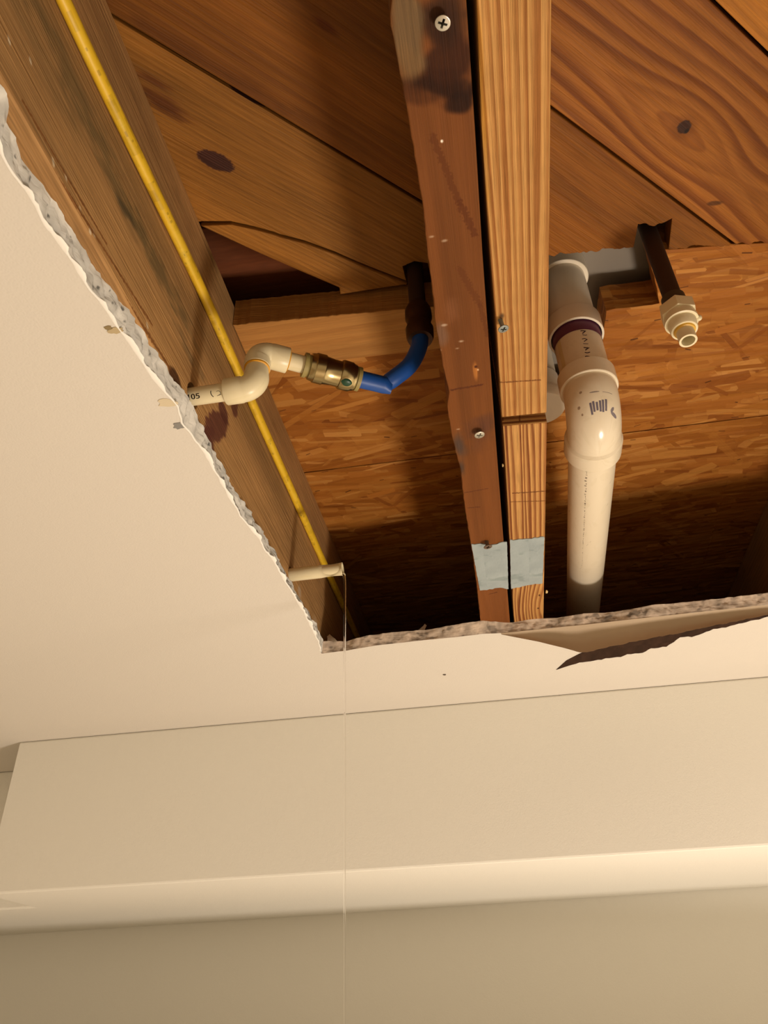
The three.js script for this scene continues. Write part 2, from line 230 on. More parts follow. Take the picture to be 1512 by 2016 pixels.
{ // the ripped paper hangs from the cut edge, its lower half curling towards the room
  const hinge = [[985, 1247], [1040, 1241], [1150, 1230], [1300, 1213], [1512, 1190]].map(([x, y]) => at(x, y, H0));
  const lowp = [[987, 1248], [1060, 1264], [1145, 1287], [1240, 1267], [1330, 1251], [1512, 1215]].map(([x, y]) => atZ(x, y, -0.921));
  const ext = (l, e) => [...l.map((v) => [v.x, v.y, v.z]), e];
  const hg = ext(hinge, [0.5, H0, -0.913]), lw = ext(lowp, [0.5, 0.418, -0.915]);
  const ev = (l, x, k) => { for (let i = 0; i < l.length - 1; i++) if (x <= l[i + 1][0] || i === l.length - 2) { const t = (x - l[i][0]) / (l[i + 1][0] - l[i][0]); return mix(l[i][k], l[i + 1][k], t); } };
  const nx = 120, ny = 14, side = [];
  for (const off of [0, 0.0005]) { const pos = [], idx = [], uv = [];
    for (let i = 0; i <= nx; i++) { const x = mix(hg[0][0] + 0.001, 0.5, i / nx), hz = ev(hg, x, 2), lh = ev(lw, x, 1) + (fbm(i * 0.6, 1, 23, 3) - 0.5) * 0.0022 * ss(10, 26, i);
      const dep = H0 - lh, amt = ss(0.002, 0.03, dep);
      for (let j = 0; j <= ny; j++) { const s = j / ny, zc = hz + amt * (-0.0095 * Math.sin(Math.PI * Math.pow(s, 0.9)) + 0.002 * s) + (fbm(i * 0.07, s * 2, 29, 2) - 0.5) * 0.0015; pos.push(x, CY + H0 - dep * s - 0.0001, zc - off); uv.push(x * 5, s * 0.2); } }
    for (let i = 0; i < nx; i++) for (let j = 0; j < ny; j++) { const a = i * (ny + 1) + j, b = a + 1, c = a + ny + 1, d = c + 1; off ? idx.push(a, c, b, b, c, d) : idx.push(a, b, c, b, d, c); }
    const g = new THREE.BufferGeometry(); g.setAttribute('position', new THREE.Float32BufferAttribute(pos, 3)); g.setAttribute('uv', new THREE.Float32BufferAttribute(uv, 2)); g.setIndex(idx); g.computeVertexNormals(); side.push(g); }
  const m = mesh('paper_flap', mergeGeometries(side), std(0xc4b096, { roughness: 0.95, specularIntensity: 0.1 }), ceiling); m.userData.label = 'tan strip of torn plasterboard paper hanging from the far cut edge';
}
// curled scraps of backing paper standing up on the far cut edge
[[825, 1246, 0.010, 0.016, 0.5], [655, 1262, 0.012, 0.014, -0.4], [735, 1252, 0.008, 0.004, 0.2], [905, 1232, 0.012, 0.005, 0.1], [945, 1224, 0.014, 0.005, -0.2], [1245, 1200, 0.03, 0.004, 0.05], [1310, 1190, 0.02, 0.004, 0]].forEach(([px, py, w, h, lean], q) => {
  const c = at(px, py, H1), pos = [], idx = [], n = 6; for (let i = 0; i <= n; i++) for (let j = 0; j <= n; j++) { const u = i / n - 0.5, v = j / n; const ww = w * (1 - v * 0.55) * (1 + 0.2 * ns(i, j, q)); pos.push(c.x + u * ww + lean * h * v, CY + H1 - 0.001 + h * v * (1 - 0.5 * Math.abs(u)), c.z - 0.001 - 0.004 * v * v + u * u * 0.006); }
  for (let i = 0; i < n; i++) for (let j = 0; j < n; j++) { const a = i * (n + 1) + j; idx.push(a, a + 1, a + n + 1, a + 1, a + n + 2, a + n + 1); }
  const g = new THREE.BufferGeometry(); g.setAttribute('position', new THREE.Float32BufferAttribute(pos, 3)); g.setIndex(idx); g.computeVertexNormals(); mesh('paper_scrap', g, std(0xb9aa98, { roughness: 0.95 }), ceiling);
});
// small chips and smudges on the painted face
[[228, 650, 0.007, 0.004, 0xb9a681], [213, 645, 0.004, 0.0022, 0x8d7a55], [875, 1328, 0.003, 0.003, 0x5b5046], [352, 838, 0.006, 0.005, 0x8a8782], [330, 793, 0.01, 0.006, 0xd5c6a8]].forEach(([px, py, a, b, col], k) => {
  const c = at(px, py, H0), pl = []; for (let i = 0; i < 18; i++) { const t = i / 18 * Math.PI * 2, r = 0.55 + 0.45 * ns(i * 0.9, k, 6); pl.push([c.x + Math.cos(t) * a * r, c.z + Math.sin(t) * b * r]); }
  mesh('smudge', boardGeo(pl, H0 - 0.0005, H0, 0), std(col, { roughness: 0.95 }), ceiling);
});

// ------------------------------------------------------------------ joists
const JW = { a0: -0.3, La: 1.6, b0: 0, Lb: 0.2 };
const mkA = (px, py) => { const v = at(px, py, H1); return { a: -v.z, b: v.x }; };
// weathered joist along the left of the hole: grain frame uses the height, as its side is what shows
const sd = (px, py) => { const v = atX(px, py, -0.23); return { a: -v.z, b: v.y }; };
{
  const win = { a0: -0.1, La: 1.3, b0: 0.44, Lb: 0.215, side: true };
  const st = [];
  const S = (px, py, ra, rb, c, al = 0.7, n = 1, soft = 0.3, rot = 0, extra = {}) => st.push({ ...sd(px, py), ra, rb, c, al, n, soft, rot, ...extra });
  S(425, 840, 0.045, 0.016, [96, 54, 44], 0.85, 0.5, 0.75, -0.9, { na: 20, nb: 260 }); S(440, 812, 0.016, 0.012, [96, 54, 44], 0.85, 0.4, 0.7); S(408, 868, 0.02, 0.009, [96, 54, 44], 0.8, 0.5, 0.6); S(412, 850, 0.02, 0.006, [96, 54, 44], 0.8, 0.5, 0.6, -0.7); S(462, 800, 0.012, 0.014, [96, 54, 44], 0.8, 0.4, 0.7);
  S(345, 748, 0.014, 0.010, [60, 34, 18], 0.8, 0.6, 0.6);
  const dark = [116, 96, 62];
  S(150, 170, 0.10, 0.016, dark, 0.6, 1.2, 0.0); S(240, 390, 0.10, 0.016, dark, 0.65, 1.2, 0.0); S(330, 560, 0.09, 0.017, dark, 0.65, 1.2, 0.0); S(375, 700, 0.05, 0.012, [120, 98, 66], 0.6, 1.2, 0.0); S(247, 415, 0.02, 0.007, [76, 68, 50], 0.7, 1, 0.1);
  S(60, 60, 0.1, 0.02, [132, 104, 66], 0.5, 1.2, 0); S(290, 250, 0.2, 0.015, [150, 112, 70], 0.5, 1.2, 0);
  for (const [px, py] of [[72, 290], [105, 320], [110, 362], [158, 412], [178, 455], [185, 460], [18, 80], [60, 120], [130, 350], [290, 640]]) S(px, py, 0.0035, 0.0016, [214, 196, 168], 0.8, 0.9, 0.4, 0.8);
  S(590, 1165, 0.012, 0.012, [196, 180, 164], 0.55, 1, 0.1); S(622, 1225, 0.02, 0.012, [190, 172, 156], 0.5, 1, 0.1);
  const lines = []; for (const [x0, y0, x1, y1, w] of [[8, 215, 335, 725, 0.0022], [20, 200, 300, 640, 0.0016], [45, 200, 210, 480, 0.0013], [0, 255, 240, 600, 0.0012]]) { const p = sd(x0, y0), q = sd(x1, y1); lines.push({ a0: p.a, b0: p.b, a1: q.a, b1: q.b, w, c: [122, 74, 36], al: 0.75 }); }
  const tex = woodTex(2048, 400, win, { L: [180, 138, 88], D: [150, 108, 62], f: 150, wa: 2.5, wb: 14, amp: 2.2, c: 0.5, fib: 0.26, blot: 0.35, seed: 11, stains: st, lines });
  const body = new Brush(frameUV(boardGeo([[-0.23, 0.5], [-0.23, -1.55], [-0.268, -1.55], [-0.268, 0.5]], H1, H2, 0.002), 0, -1, win));
  body.updateMatrixWorld(); const ev = new Evaluator(); ev.attributes = ['position', 'normal', 'uv']; ev.useGroups = false; let res = body;
  for (const [z, h, r] of [[-0.455, 0.461, 0.0118], [-0.772, 0.462, 0.0105]]) { const c = new Brush(new THREE.CylinderGeometry(r, r, 0.1, 28).rotateZ(Math.PI / 2).translate(-0.25, CY + h, z)); c.updateMatrixWorld(); res = ev.evaluate(res, c, SUBTRACTION); }
  const j = mesh('joist', res.geometry, woodMat(tex)); tag(j, 'weathered grey brown joist with a yellow cable running along its side', 'joist');
}
{ // dark stained joist
  const win = { a0: 0.05, La: 1.1, b0: -0.024, Lb: 0.052 };
  const st = [], T = (px, py, ra, rb, c, al, n = 1, soft = 0.3, rot = 0, e = {}) => st.push({ ...mkA(px, py), ra, rb, c, al, n: n * 0.9, soft: soft * 0.6, rot, na: 70, nb: 70, ...e });
  T(870, 172, 0.010, 0.024, [44, 22, 10], 0.95, 1.0, 0.9, 0.25); T(885, 110, 0.022, 0.016, [58, 30, 15], 0.9, 0.8, 0.9); T(870, 45, 0.016, 0.018, [52, 30, 17], 0.85, 0.8, 0.6); T(905, 200, 0.008, 0.011, [40, 20, 10], 0.9, 0.9, 0.8); T(830, 190, 0.008, 0.02, [80, 44, 20], 0.8, 1.0, 0.6, 0.3);
  T(803, 60, 0.03, 0.011, [112, 90, 62], 0.9, 0.5, 0.9); T(800, 120, 0.014, 0.01, [124, 92, 56], 0.5, 0.8, 0.2);
  T(905, 880, 0.03, 0.008, [66, 58, 58], 0.75, 0.9, 0.1); T(940, 850, 0.03, 0.02, [98, 62, 44], 0.6, 1, 0.2); T(960, 830, 0.018, 0.012, [92, 58, 42], 0.6, 0.8, 0.3); T(908, 920, 0.02, 0.006, [60, 54, 54], 0.7, 0.8, 0.2);
  T(870, 660, 0.016, 0.007, [120, 96, 84], 0.6, 0.9, 0.2); T(890, 610, 0.02, 0.01, [146, 96, 66], 0.4, 1, 0.2);
  T(936, 732, 0.014, 0.0028, [190, 122, 58], 0.85, 0.5, 0.6); T(937, 722, 0.0022, 0.0018, [70, 34, 18], 0.9, 0.3, 0.6); T(941, 728, 0.0018, 0.0012, [236, 196, 150], 0.8, 0.3, 0.6);
  T(870, 278, 0.0014, 0.0012, [250, 244, 232], 0.95, 0.2, 0.7);
  for (const [px, py] of [[850, 466], [875, 474], [875, 640], [865, 690], [908, 672], [900, 686], [902, 845]]) T(px, py, 0.0016, 0.003, [214, 196, 178], 0.6, 0.9, 0.3);
  const lines = [], Lq = (x0, y0, x1, y1, w, c, al) => { const p = mkA(x0, y0), q = mkA(x1, y1); lines.push({ a0: p.a, b0: p.b, a1: q.a, b1: q.b, w, c, al }); };
  Lq(852, 270, 905, 400, 0.0026, [96, 52, 24], 0.7); Lq(905, 400, 935, 462, 0.003, [92, 48, 22], 0.7); Lq(905, 530, 945, 600, 0.0028, [98, 54, 26], 0.6); Lq(945, 600, 960, 660, 0.0022, [98, 54, 26], 0.6);
  Lq(888, 768, 950, 757, 0.0012, [84, 44, 26], 0.8); Lq(915, 970, 960, 962, 0.0009, [90, 50, 30], 0.7); Lq(920, 1000, 945, 998, 0.0009, [84, 46, 28], 0.7); Lq(962, 1170, 978, 1166, 0.001, [70, 34, 20], 0.8);
  const tex = woodTex(2048, 160, win, { L: [124, 74, 36], D: [108, 62, 28], f: 90, wa: 3, wb: 30, amp: 1.6, c: 0.35, fib: 0.07, blot: 0.3, bb: 60, seed: 23, stains: st, lines });
  const lp = [[772, 0], [766, 32], [782, 120], [797, 195], [815, 300], [832, 405], [842, 500], [852, 575], [858, 640], [872, 720], [884, 772], [880, 800], [890, 862], [906, 922], [915, 1000], [930, 1090], [940, 1160], [946, 1228]].map(([x, y]) => { const v = at(x, y, H1); return [v.x, v.z]; });
  const rp = [[1004, 1224], [998, 1150], [975, 850], [950, 500], [935, 250], [918, 0]].map(([x, y]) => { const v = at(x, y, H1); return [v.x, v.z]; });
  const rr = rng(9); const lpn = resample(lp, 120).map(([x, z]) => [x + (rr() - 0.5) * 0.0007, z]);
  const poly = [[-0.012, 0.5], [-0.0125, -0.15], ...lpn, [-0.015, -1.55], [0.0235, -1.55], ...rp, [0.0255, 0.5]];
  tag(mesh('joist', frameUV(boardGeo(poly, H1, H2, 0.0008), 0, -1, win), woodMat(tex, { rough: 0.6, spec: 0.18, bump: 0.0002 })), 'reddish brown stained joist with a rough left edge and dark burn marks', 'joist');
}
{ // pale pine board bolted beside it, cut through by a saw slot
  const mk = (seed, a0, La, o) => woodTex(2048, 160, { a0, La, b0: 0.026, Lb: 0.046 }, { L: [206, 154, 90], D: [140, 82, 34], f: 190, wa: 2.4, wb: 90, amp: 2.2, c: 0.9, pw: 1.6, fib: 0.16, blot: 0.16, seed, ...o });
  const lines = [], Lq = (x0, y0, x1, y1, w, c, al) => { const p = mkA(x0, y0), q = mkA(x1, y1); lines.push({ a0: p.a, b0: p.b, a1: q.a, b1: q.b, w, c, al }); };
  Lq(984, 753, 1063, 748, 0.0009, [110, 62, 28], 0.75); Lq(1010, 971, 1075, 967, 0.0011, [104, 58, 28], 0.75); Lq(1005, 988, 1075, 986, 0.0008, [110, 62, 28], 0.7);
  const yl = at(946, 150, H1), s2 = [{ a: -yl.z, b: yl.x, ra: 0.12, rb: 0.003, c: [178, 122, 30], al: 0.5, n: 0.8, soft: 0.2 }, { ...mkA(988, 622), ra: 0.004, rb: 0.003, c: [84, 60, 40], al: 0.8, n: 0.6, soft: 0.2 }];
  const w1 = { a0: -0.1, La: 0.65, b0: 0.026, Lb: 0.046 }, w2 = { a0: 0.5, La: 0.6, b0: 0.026, Lb: 0.046 };
  const L = (py) => { const v = at(0, 0, H1); return v; };
  const edge = (pts) => pts.map(([x, y]) => { const v = at(x, y, H1); return [v.x, v.z]; });
  const n1 = edge([[938, 0], [948, 250], [958, 400], [965, 500], [975, 620], [983, 740], [988, 822]]), n2 = edge([[1076, 813], [1080, 600], [1083, 300], [1086, 0]]);
  tag(mesh('joist', frameUV(boardGeo([[0.029, 0.5], ...n1, ...n2, [0.069, 0.5]], H1, H2, 0.001), 0, -1, w1), woodMat(mk(31, w1.a0, w1.La, { lines, stains: s2 }))), 'pale yellow pine joist with striped grain, longer piece before the saw slot', 'joist');
  const f1 = edge([[990, 839], [1000, 1000], [1005, 1100], [1012, 1222]]), f2 = edge([[1070, 1216], [1074, 1000], [1077, 832]]);
  const kn = mkA(1062, 1172), far = mkA(1040, 1185);
  const t2 = mk(32, w2.a0, w2.La, { lines, f: 205, amp: 2.0, c: 1.2, D: [120, 64, 28], knots: [{ a: far.a + 0.02, b: far.b + 0.012, r: 0.02, k: 2.2, el: 2.2, ra: 0.0016, rb: 0.001, halo: 0.2 }], stains: [{ ...kn, ra: 0.003, rb: 0.0014, c: [90, 50, 24], al: 0.8, n: 0.5 }] });
  tag(mesh('joist', frameUV(boardGeo([...f1, [0.029, -1.55], [0.067, -1.55], ...f2], H1, H2, 0.001), 0, -1, w2), woodMat(t2)), 'pale yellow pine joist continuing beyond the saw slot, wrapped with grey tape', 'joist');
}
{ const win = { a0: -0.1, La: 1.3, b0: 0.44, Lb: 0.215, side: true };
  const tex = woodTex(1024, 200, win, { L: [180, 138, 88], D: [150, 108, 62], f: 150, wa: 2.5, amp: 2, c: 0.5, seed: 61 });
  tag(mesh('joist', frameUV(boardGeo([[0.428, 0.5], [0.428, -1.5], [0.466, -1.5], [0.466, 0.5]], H1, H2, 0.002), 0, -1, win), woodMat(tex)), 'rough joist on the right side of the drain pipe bay', 'joist'); }

// ------------------------------------------------------------------ subfloor: diagonal planks, OSB panels, the floor above
const subfloor = new THREE.Group(); subfloor.name = numbered('subfloor'); scene.add(subfloor); struct(subfloor); subfloor.userData.label = 'underside of the floor above, diagonal planks and strand board';
const AD = THREE.MathUtils.degToRad(43.4), DX = Math.cos(AD), DZ = -Math.sin(AD), BX = Math.sin(AD), BZ = Math.cos(AD);
const toXZ = (s, p) => [s * DX + p * BX, s * DZ + p * BZ];
const plk = (px, py, h = H2) => { const v = at(px, py, h); return { a: v.x * DX + v.z * DZ, b: v.x * BX + v.z * BZ }; };
function clipHalf(poly, nx, nz, d) { const out = []; for (let i = 0; i < poly.length; i++) { const a = poly[i], b = poly[(i + 1) % poly.length], da = a[0] * nx + a[1] * nz - d, db = b[0] * nx + b[1] * nz - d; if (da >= 0) out.push(a); if ((da >= 0) !== (db >= 0)) { const t = da / (da - db); out.push([mix(a[0], b[0], t), mix(a[1], b[1], t)]); } } return out; }
const seams = [-0.460, -0.328, -0.196, -0.068, 0.064, 0.196, 0.328];
const kA = plk(425, 317), kB = plk(1347, 250), kC = plk(1352, 258), kD = plk(1480, 345), kE = plk(1408, 400);
const plankLook = [
  { L: [156, 104, 42], D: [130, 82, 28], f: 210, wa: 1.2, wb: 10, amp: 2.4, c: 0.55, fib: 0.25, blot: 0.4, seed: 101, knots: [{ ...kA, r: 0.03, k: 2.2, el: 2.2, ra: 0.0175, rb: 0.0085, rot: -0.1, halo: 0.25 }], K: [70, 38, 28],
    stains: [{ ...plk(300, 160), ra: 0.022, rb: 0.006, c: [92, 48, 20], al: 0.7, n: 0.9, soft: 0.2, nb: 500 }, { ...plk(325, 205), ra: 0.032, rb: 0.01, c: [86, 44, 18], al: 0.75, n: 0.9, soft: 0.2, nb: 500 }] },
  { L: [144, 88, 28], D: [114, 62, 16], f: 90, wa: 1.0, wb: 14, amp: 2.2, c: 0.5, fib: 0.2, blot: 0.45, seed: 102, knots: [{ ...plk(1190, 430), r: 0.045, k: 2.6, el: 2, ra: 0.0001, rb: 0.0001, halo: 0 }],
    stains: [{ ...plk(420, 130), ra: 0.14, rb: 0.008, c: [92, 50, 20], al: 0.5, n: 0.6, soft: 0.2 }, { ...plk(640, 50), ra: 0.016, rb: 0.004, c: [90, 40, 14], al: 0.6, n: 0.8, soft: 0.2 }] },
  { L: [158, 98, 38], D: [112, 60, 18], f: 78, wa: 1.2, wb: 8, amp: 1.3, c: 0.95, pw: 1.5, fib: 0.2, blot: 0.2, seed: 103, cath: { b: plk(1200, 130).b - 0.004, e: 0.005, s: 0.055 }, knots: [{ ...kB, r: 0.02, k: -1.1, el: 1.5, ra: 0.0062, rb: 0.0062, halo: 0.5 }, { ...kD, r: 0.018, k: 0.8, el: 1.6, ra: 0.0001, rb: 0.0001, halo: 0 }], K: [60, 34, 22],
    stains: [{ ...kE, ra: 0.009, rb: 0.003, rot: -0.7, c: [74, 42, 18], al: 0.75, n: 0.6, soft: 0.4 }, { ...kC, ra: 0.0022, rb: 0.003, c: [30, 18, 12], al: 0.9, n: 0.4 }] },
  { L: [172, 112, 42], D: [140, 86, 26], f: 120, wa: 1.2, wb: 8, amp: 1.5, c: 0.5, fib: 0.2, blot: 0.3, seed: 104 },
  { L: [180, 112, 54], D: [146, 84, 34], f: 120, wa: 1.2, wb: 8, amp: 1.5, c: 0.5, fib: 0.2, blot: 0.3, seed: 105 }, { L: [186, 118, 58], D: [150, 88, 38], f: 100, wa: 1.2, wb: 8, amp: 1.5, c: 0.5, fib: 0.2, blot: 0.3, seed: 106 },
];
const zEndL = -0.524;
plankLook.forEach((o, i) => {
  const p0 = seams[i] + 0.0013, p1 = seams[i + 1] - 0.0013, win = { a0: -0.5, La: 1.3, b0: p0 - 0.001, Lb: p1 - p0 + 0.002 };
  const m = woodMat(woodTex(i < 4 ? 2048 : 512, i < 4 ? 208 : 64, win, o), { rough: 0.6 });
  let poly = [toXZ(-0.9, p0), toXZ(1.1, p0), toXZ(1.1, p1), toXZ(-0.9, p1)];
  poly = clipHalf(poly, 0, 1, -0.60); poly = clipHalf(poly, 0, -1, -0.55); poly = clipHalf(poly, 1, 0, -0.62); poly = clipHalf(poly, -1, 0, -0.9);
  // cut ends: straight at the blocking on the left, ragged at the strand board on the right
  const cutZ = (x) => Math.abs(x - 0.2035) < 0.017 ? -0.503 + 0.006 * Math.abs(x - 0.2035) / 0.017 : x < 0.03 ? zEndL : x < 0.19 ? mix(-0.514, -0.523, (x - 0.03) / 0.16) : mix(-0.529, -0.545, (x - 0.19) / 0.14);
  if (i < 3) { const cl = []; const lo = poly.filter(([, z]) => z <= -0.5);
    const up = clipHalf(poly, 0, 1, -0.545), out = []; // walk the outline, push the far end along the ragged cut line
    const dense = []; up.forEach((a, q) => { const b = up[(q + 1) % up.length], n = Math.ceil(Math.hypot(b[0] - a[0], b[1] - a[1]) / 0.0016); for (let t = 0; t < n; t++) { const v = [mix(a[0], b[0], t / n), mix(a[1], b[1], t / n)]; if (t === 0 || v[1] < -0.495) dense.push(v); } });
    for (const v of dense) { const zc = cutZ(v[0]) + (fbm(v[0] * 160, i, 51, 3) - 0.5) * (v[0] > 0.03 ? 0.006 : 0.001); out.push([v[0], Math.max(v[1], zc)]); } poly = out; }
  if (i === 0) { // lowest plank: its lower edge has split off along the grain
    const ck = [[398, 436], [455, 436], [500, 446], [540, 457], [550, 461], [600, 474], [660, 496], [705, 516], [740, 530], [800, 553]].map(([x, y]) => xz(at(x, y, H2)));
    const topE = resample([toXZ(-0.3, p1), toXZ(0.6, p1)], 2);
    let body = [...ck.map(([x, z]) => [x, z]), [0.0, zEndL], ...[]];
    const q = (x) => toXZ(0, 0); const a = [0.0, (p1 - 0.0 * BX) / BZ], b = [-0.26, (p1 + 0.26 * BX) / BZ];
    body = [...ck, [-0.0465, -0.503], [-0.034, -0.499], [-0.021, -0.504], [-0.019, -0.524], [0.02, -0.524], [0.02, (p1 - 0.02 * BX) / BZ], b, [-0.26, ck[0][1]]];
    const pl = mesh('plank', frameUV(boardGeo(body, H2, H2 + 0.02, 0.0008), DX, DZ, win), m, subfloor); pl.userData.label = 'floor plank with an oval dark knot';
    const ed = [[396, 441], [440, 462], [520, 499], [600, 534], [640, 551], [668, 563]].map(([x, y]) => xz(at(x, y, H2)));
    const sl = frameUV(boardGeo([...ck.slice(1).map(([x, z]) => [x, z - 0.0016]), [-0.045, -0.5235], [-0.116, -0.5235], ...ed.reverse()], H2 - 0.003, H2 + 0.015, 0.0012), DX, DZ, win);
    const sp = mesh('plank_splinter', sl, m, subfloor); sp.userData.label = 'split off strip along the broken plank edge';
    return;
  }
  const pl = mesh('plank', frameUV(boardGeo(poly, H2, H2 + 0.02, 0.0008), DX, DZ, win), m, subfloor);
});
const osbTex = canvasTex(2048, 1024, (x, w, h) => {
  const r = rng(77); x.fillStyle = 'rgb(150,90,32)'; x.fillRect(0, 0, w, h);
  const pal = [[184, 124, 56], [172, 110, 44], [160, 98, 36], [150, 88, 28], [196, 138, 70], [166, 102, 36], [126, 68, 18], [150, 90, 30], [178, 116, 48]];
  const px = w / 0.8;
  for (let i = 0; i < 1500; i++) {
    const L = (0.03 + 0.08 * r()) * px, Wd = (0.004 + 0.022 * r() * r()) * px, ang = (r() < 0.85 ? (r() - 0.5) * 0.5 : (r() - 0.5) * 2.0), c = pal[Math.floor(r() * pal.length)], j = (r() - 0.5) * 22, cx = r() * w, cy = r() * h, al = 0.3 + 0.6 * r();
    const e = [r(), r(), r(), r(), r(), r()], lines = 2 + Math.floor(r() * 4), ed = r();
    for (const ox of [-w, 0, w]) for (const oy of [-h, 0, h]) { if (cx + ox < -200 || cx + ox > w + 200 || cy + oy < -200 || cy + oy > h + 200) continue;
      x.save(); x.translate(cx + ox, cy + oy); x.rotate(ang); x.globalAlpha = al; x.beginPath(); x.moveTo(-L / 2, -Wd / 2 * e[0]); x.lineTo(-L / 2 + L * 0.08 * e[1], -Wd / 2); x.lineTo(L / 2 - L * 0.1 * e[2], -Wd / 2 * (0.6 + 0.4 * e[3])); x.lineTo(L / 2, Wd / 2 * e[4]); x.lineTo(L / 2 - L * 0.12 * e[5], Wd / 2); x.lineTo(-L / 2 + L * 0.05, Wd / 2); x.closePath();
      x.fillStyle = `rgb(${c[0] + j | 0},${c[1] + j * 0.8 | 0},${c[2] + j * 0.6 | 0})`; x.fill(); x.globalAlpha = al * 0.3; if (ed > 0.7) { x.strokeStyle = 'rgb(84,44,16)'; x.lineWidth = 1.6; x.stroke(); }
      x.globalAlpha = 0.14; x.strokeStyle = 'rgb(96,52,18)'; x.lineWidth = 1; for (let k = 0; k < lines; k++) { const yy = -Wd / 2 + Wd * (k + 0.5) / lines; x.beginPath(); x.moveTo(-L * 0.45, yy); x.lineTo(L * 0.45, yy + 1); x.stroke(); } x.restore(); }
  }
  x.globalAlpha = 0.7; for (let i = 0; i < 60; i++) { x.fillStyle = 'rgb(58,28,10)'; x.save(); x.translate(r() * w, r() * h); x.rotate((r() - 0.5) * 0.8); x.fillRect(-4 - 10 * r(), -1.5, 8 + 20 * r(), 2 + 3 * r()); x.restore(); }
});
const osbBump = dataTex(1024, 512, (u, v) => { const n = 255 * (0.5 * fbm(u * 36, v * 90, 3, 3) + 0.5 * ns(u * 18, v * 60, 9)); return [n, n, n]; }, false);
const osbMat = new THREE.MeshPhysicalMaterial({ map: osbTex, bumpMap: osbBump, bumpScale: 0.0016, roughness: 0.62, specularIntensity: 0.4 });
{
  const w = { a0: 0, La: 0.8, b0: 0, Lb: 0.4 }, rr = rng(15), rag = (pl, n, amp) => resample(pl, n).map(([x, z]) => [x + (rr() - 0.5) * amp, z + (rr() - 0.5) * amp]);
  const front = rag([[0.9, -0.575], [0.33, -0.545], [0.215, -0.533], [0.203, -0.530]], 40, 0.0012), notch = rag([[0.201, -0.535], [0.221, -0.604], [0.164, -0.601], [0.158, -0.735], [0.03, -0.735]], 40, 0.0014);
  const near = [[-0.6, -0.594], [-0.6, -0.8143], [0.9, -0.8143 - 0.008], ...front, ...notch, [0.03, -0.594]];
  mesh('strand_board_panel', frameUV(boardGeo(near, H2, H2 + 0.04, 0.0006), 1, 0, w), osbMat, subfloor);
  const far = [[-0.6, -0.8175], [0.9, -0.8255], [0.9, -1.55], [-0.6, -1.55]];
  mesh('strand_board_panel', frameUV(boardGeo(far, H2 + 0.001, H2 + 0.04, 0.0006), 1, 0.03, { a0: 0.33, La: 0.8, b0: 0.17, Lb: 0.4 }), osbMat, subfloor);
}
{ // boards of the floor above, seen through the gaps, and the pan over the drain
  const win = { a0: -1, La: 2, b0: 0, Lb: 0.5 }, t = woodTex(1024, 256, win, { L: [120, 66, 36], D: [92, 46, 22], f: 60, wa: 1, wb: 6, amp: 2, c: 0.4, seed: 141 });
  const f = frameUV(boardGeo([[RX0 - 0.1, RZ1 + 0.1], [RX1 + 0.1, RZ1 + 0.1], [RX1 + 0.1, -1.9], [RX0 - 0.1, -1.9]], HT, HT + 0.06, 0), 1, 0, win);
  mesh('upper_floor_board', f, woodMat(t), subfloor);
  mesh('ledger_strip', frameUV(boardGeo([[-0.26, -0.455], [-0.1, -0.47], [-0.1, -0.6], [-0.26, -0.6]], 0.70, HT, 0.002), 1, 0, win), woodMat(t), subfloor);
  const pan = mesh('pan_underside', boardGeo([[0.03, -0.45], [0.3, -0.45], [0.3, -0.78], [0.03, -0.78]], HT - 0.008, HT, 0.002), std(0x8c8274, { roughness: 0.7 }), subfloor); pan.userData.label = 'smooth grey underside of the pan above the drain';
}
{ // blocking across the left bay
  const win = { a0: -0.3, La: 0.4, b0: -0.7, Lb: 0.2 }; const v = at(760, 600, 0.62);
  const t = woodTex(1024, 512, win, { L: [184, 130, 68], D: [158, 102, 48], f: 70, wa: 3, wb: 10, amp: 1.6, c: 0.4, fib: 0.14, blot: 0.2, seed: 171, lines: [{ a0: -0.075, b0: 0.643, a1: -0.045, b1: 0.641, w: 0.003, c: [60, 28, 10], al: 0.85 }, { a0: -0.07, b0: 0.628, a1: -0.045, b1: 0.629, w: 0.0014, c: [70, 34, 12], al: 0.8 }] });
  const z0 = at(460, 640, 0.62).z, z0b = at(840, 606, 0.62).z, z1 = at(500, 727, 0.62).z, z1b = at(850, 690, 0.62).z, rr = rng(3);
  const f = resample([[-0.2295, z0], [-0.017, z0b]], 50).map(([x, z]) => [x, z + (rr() - 0.5) * 0.0012]);
  tag(mesh('blocking_board', frameUV(boardGeo([...f, [-0.0165, z1b], [-0.2295, z1]], 0.62, 0.659, 0.001), 1, 0, win), woodMat(t)), 'tan wooden blocking board nailed between the left joist and the stained joist', 'board');
}

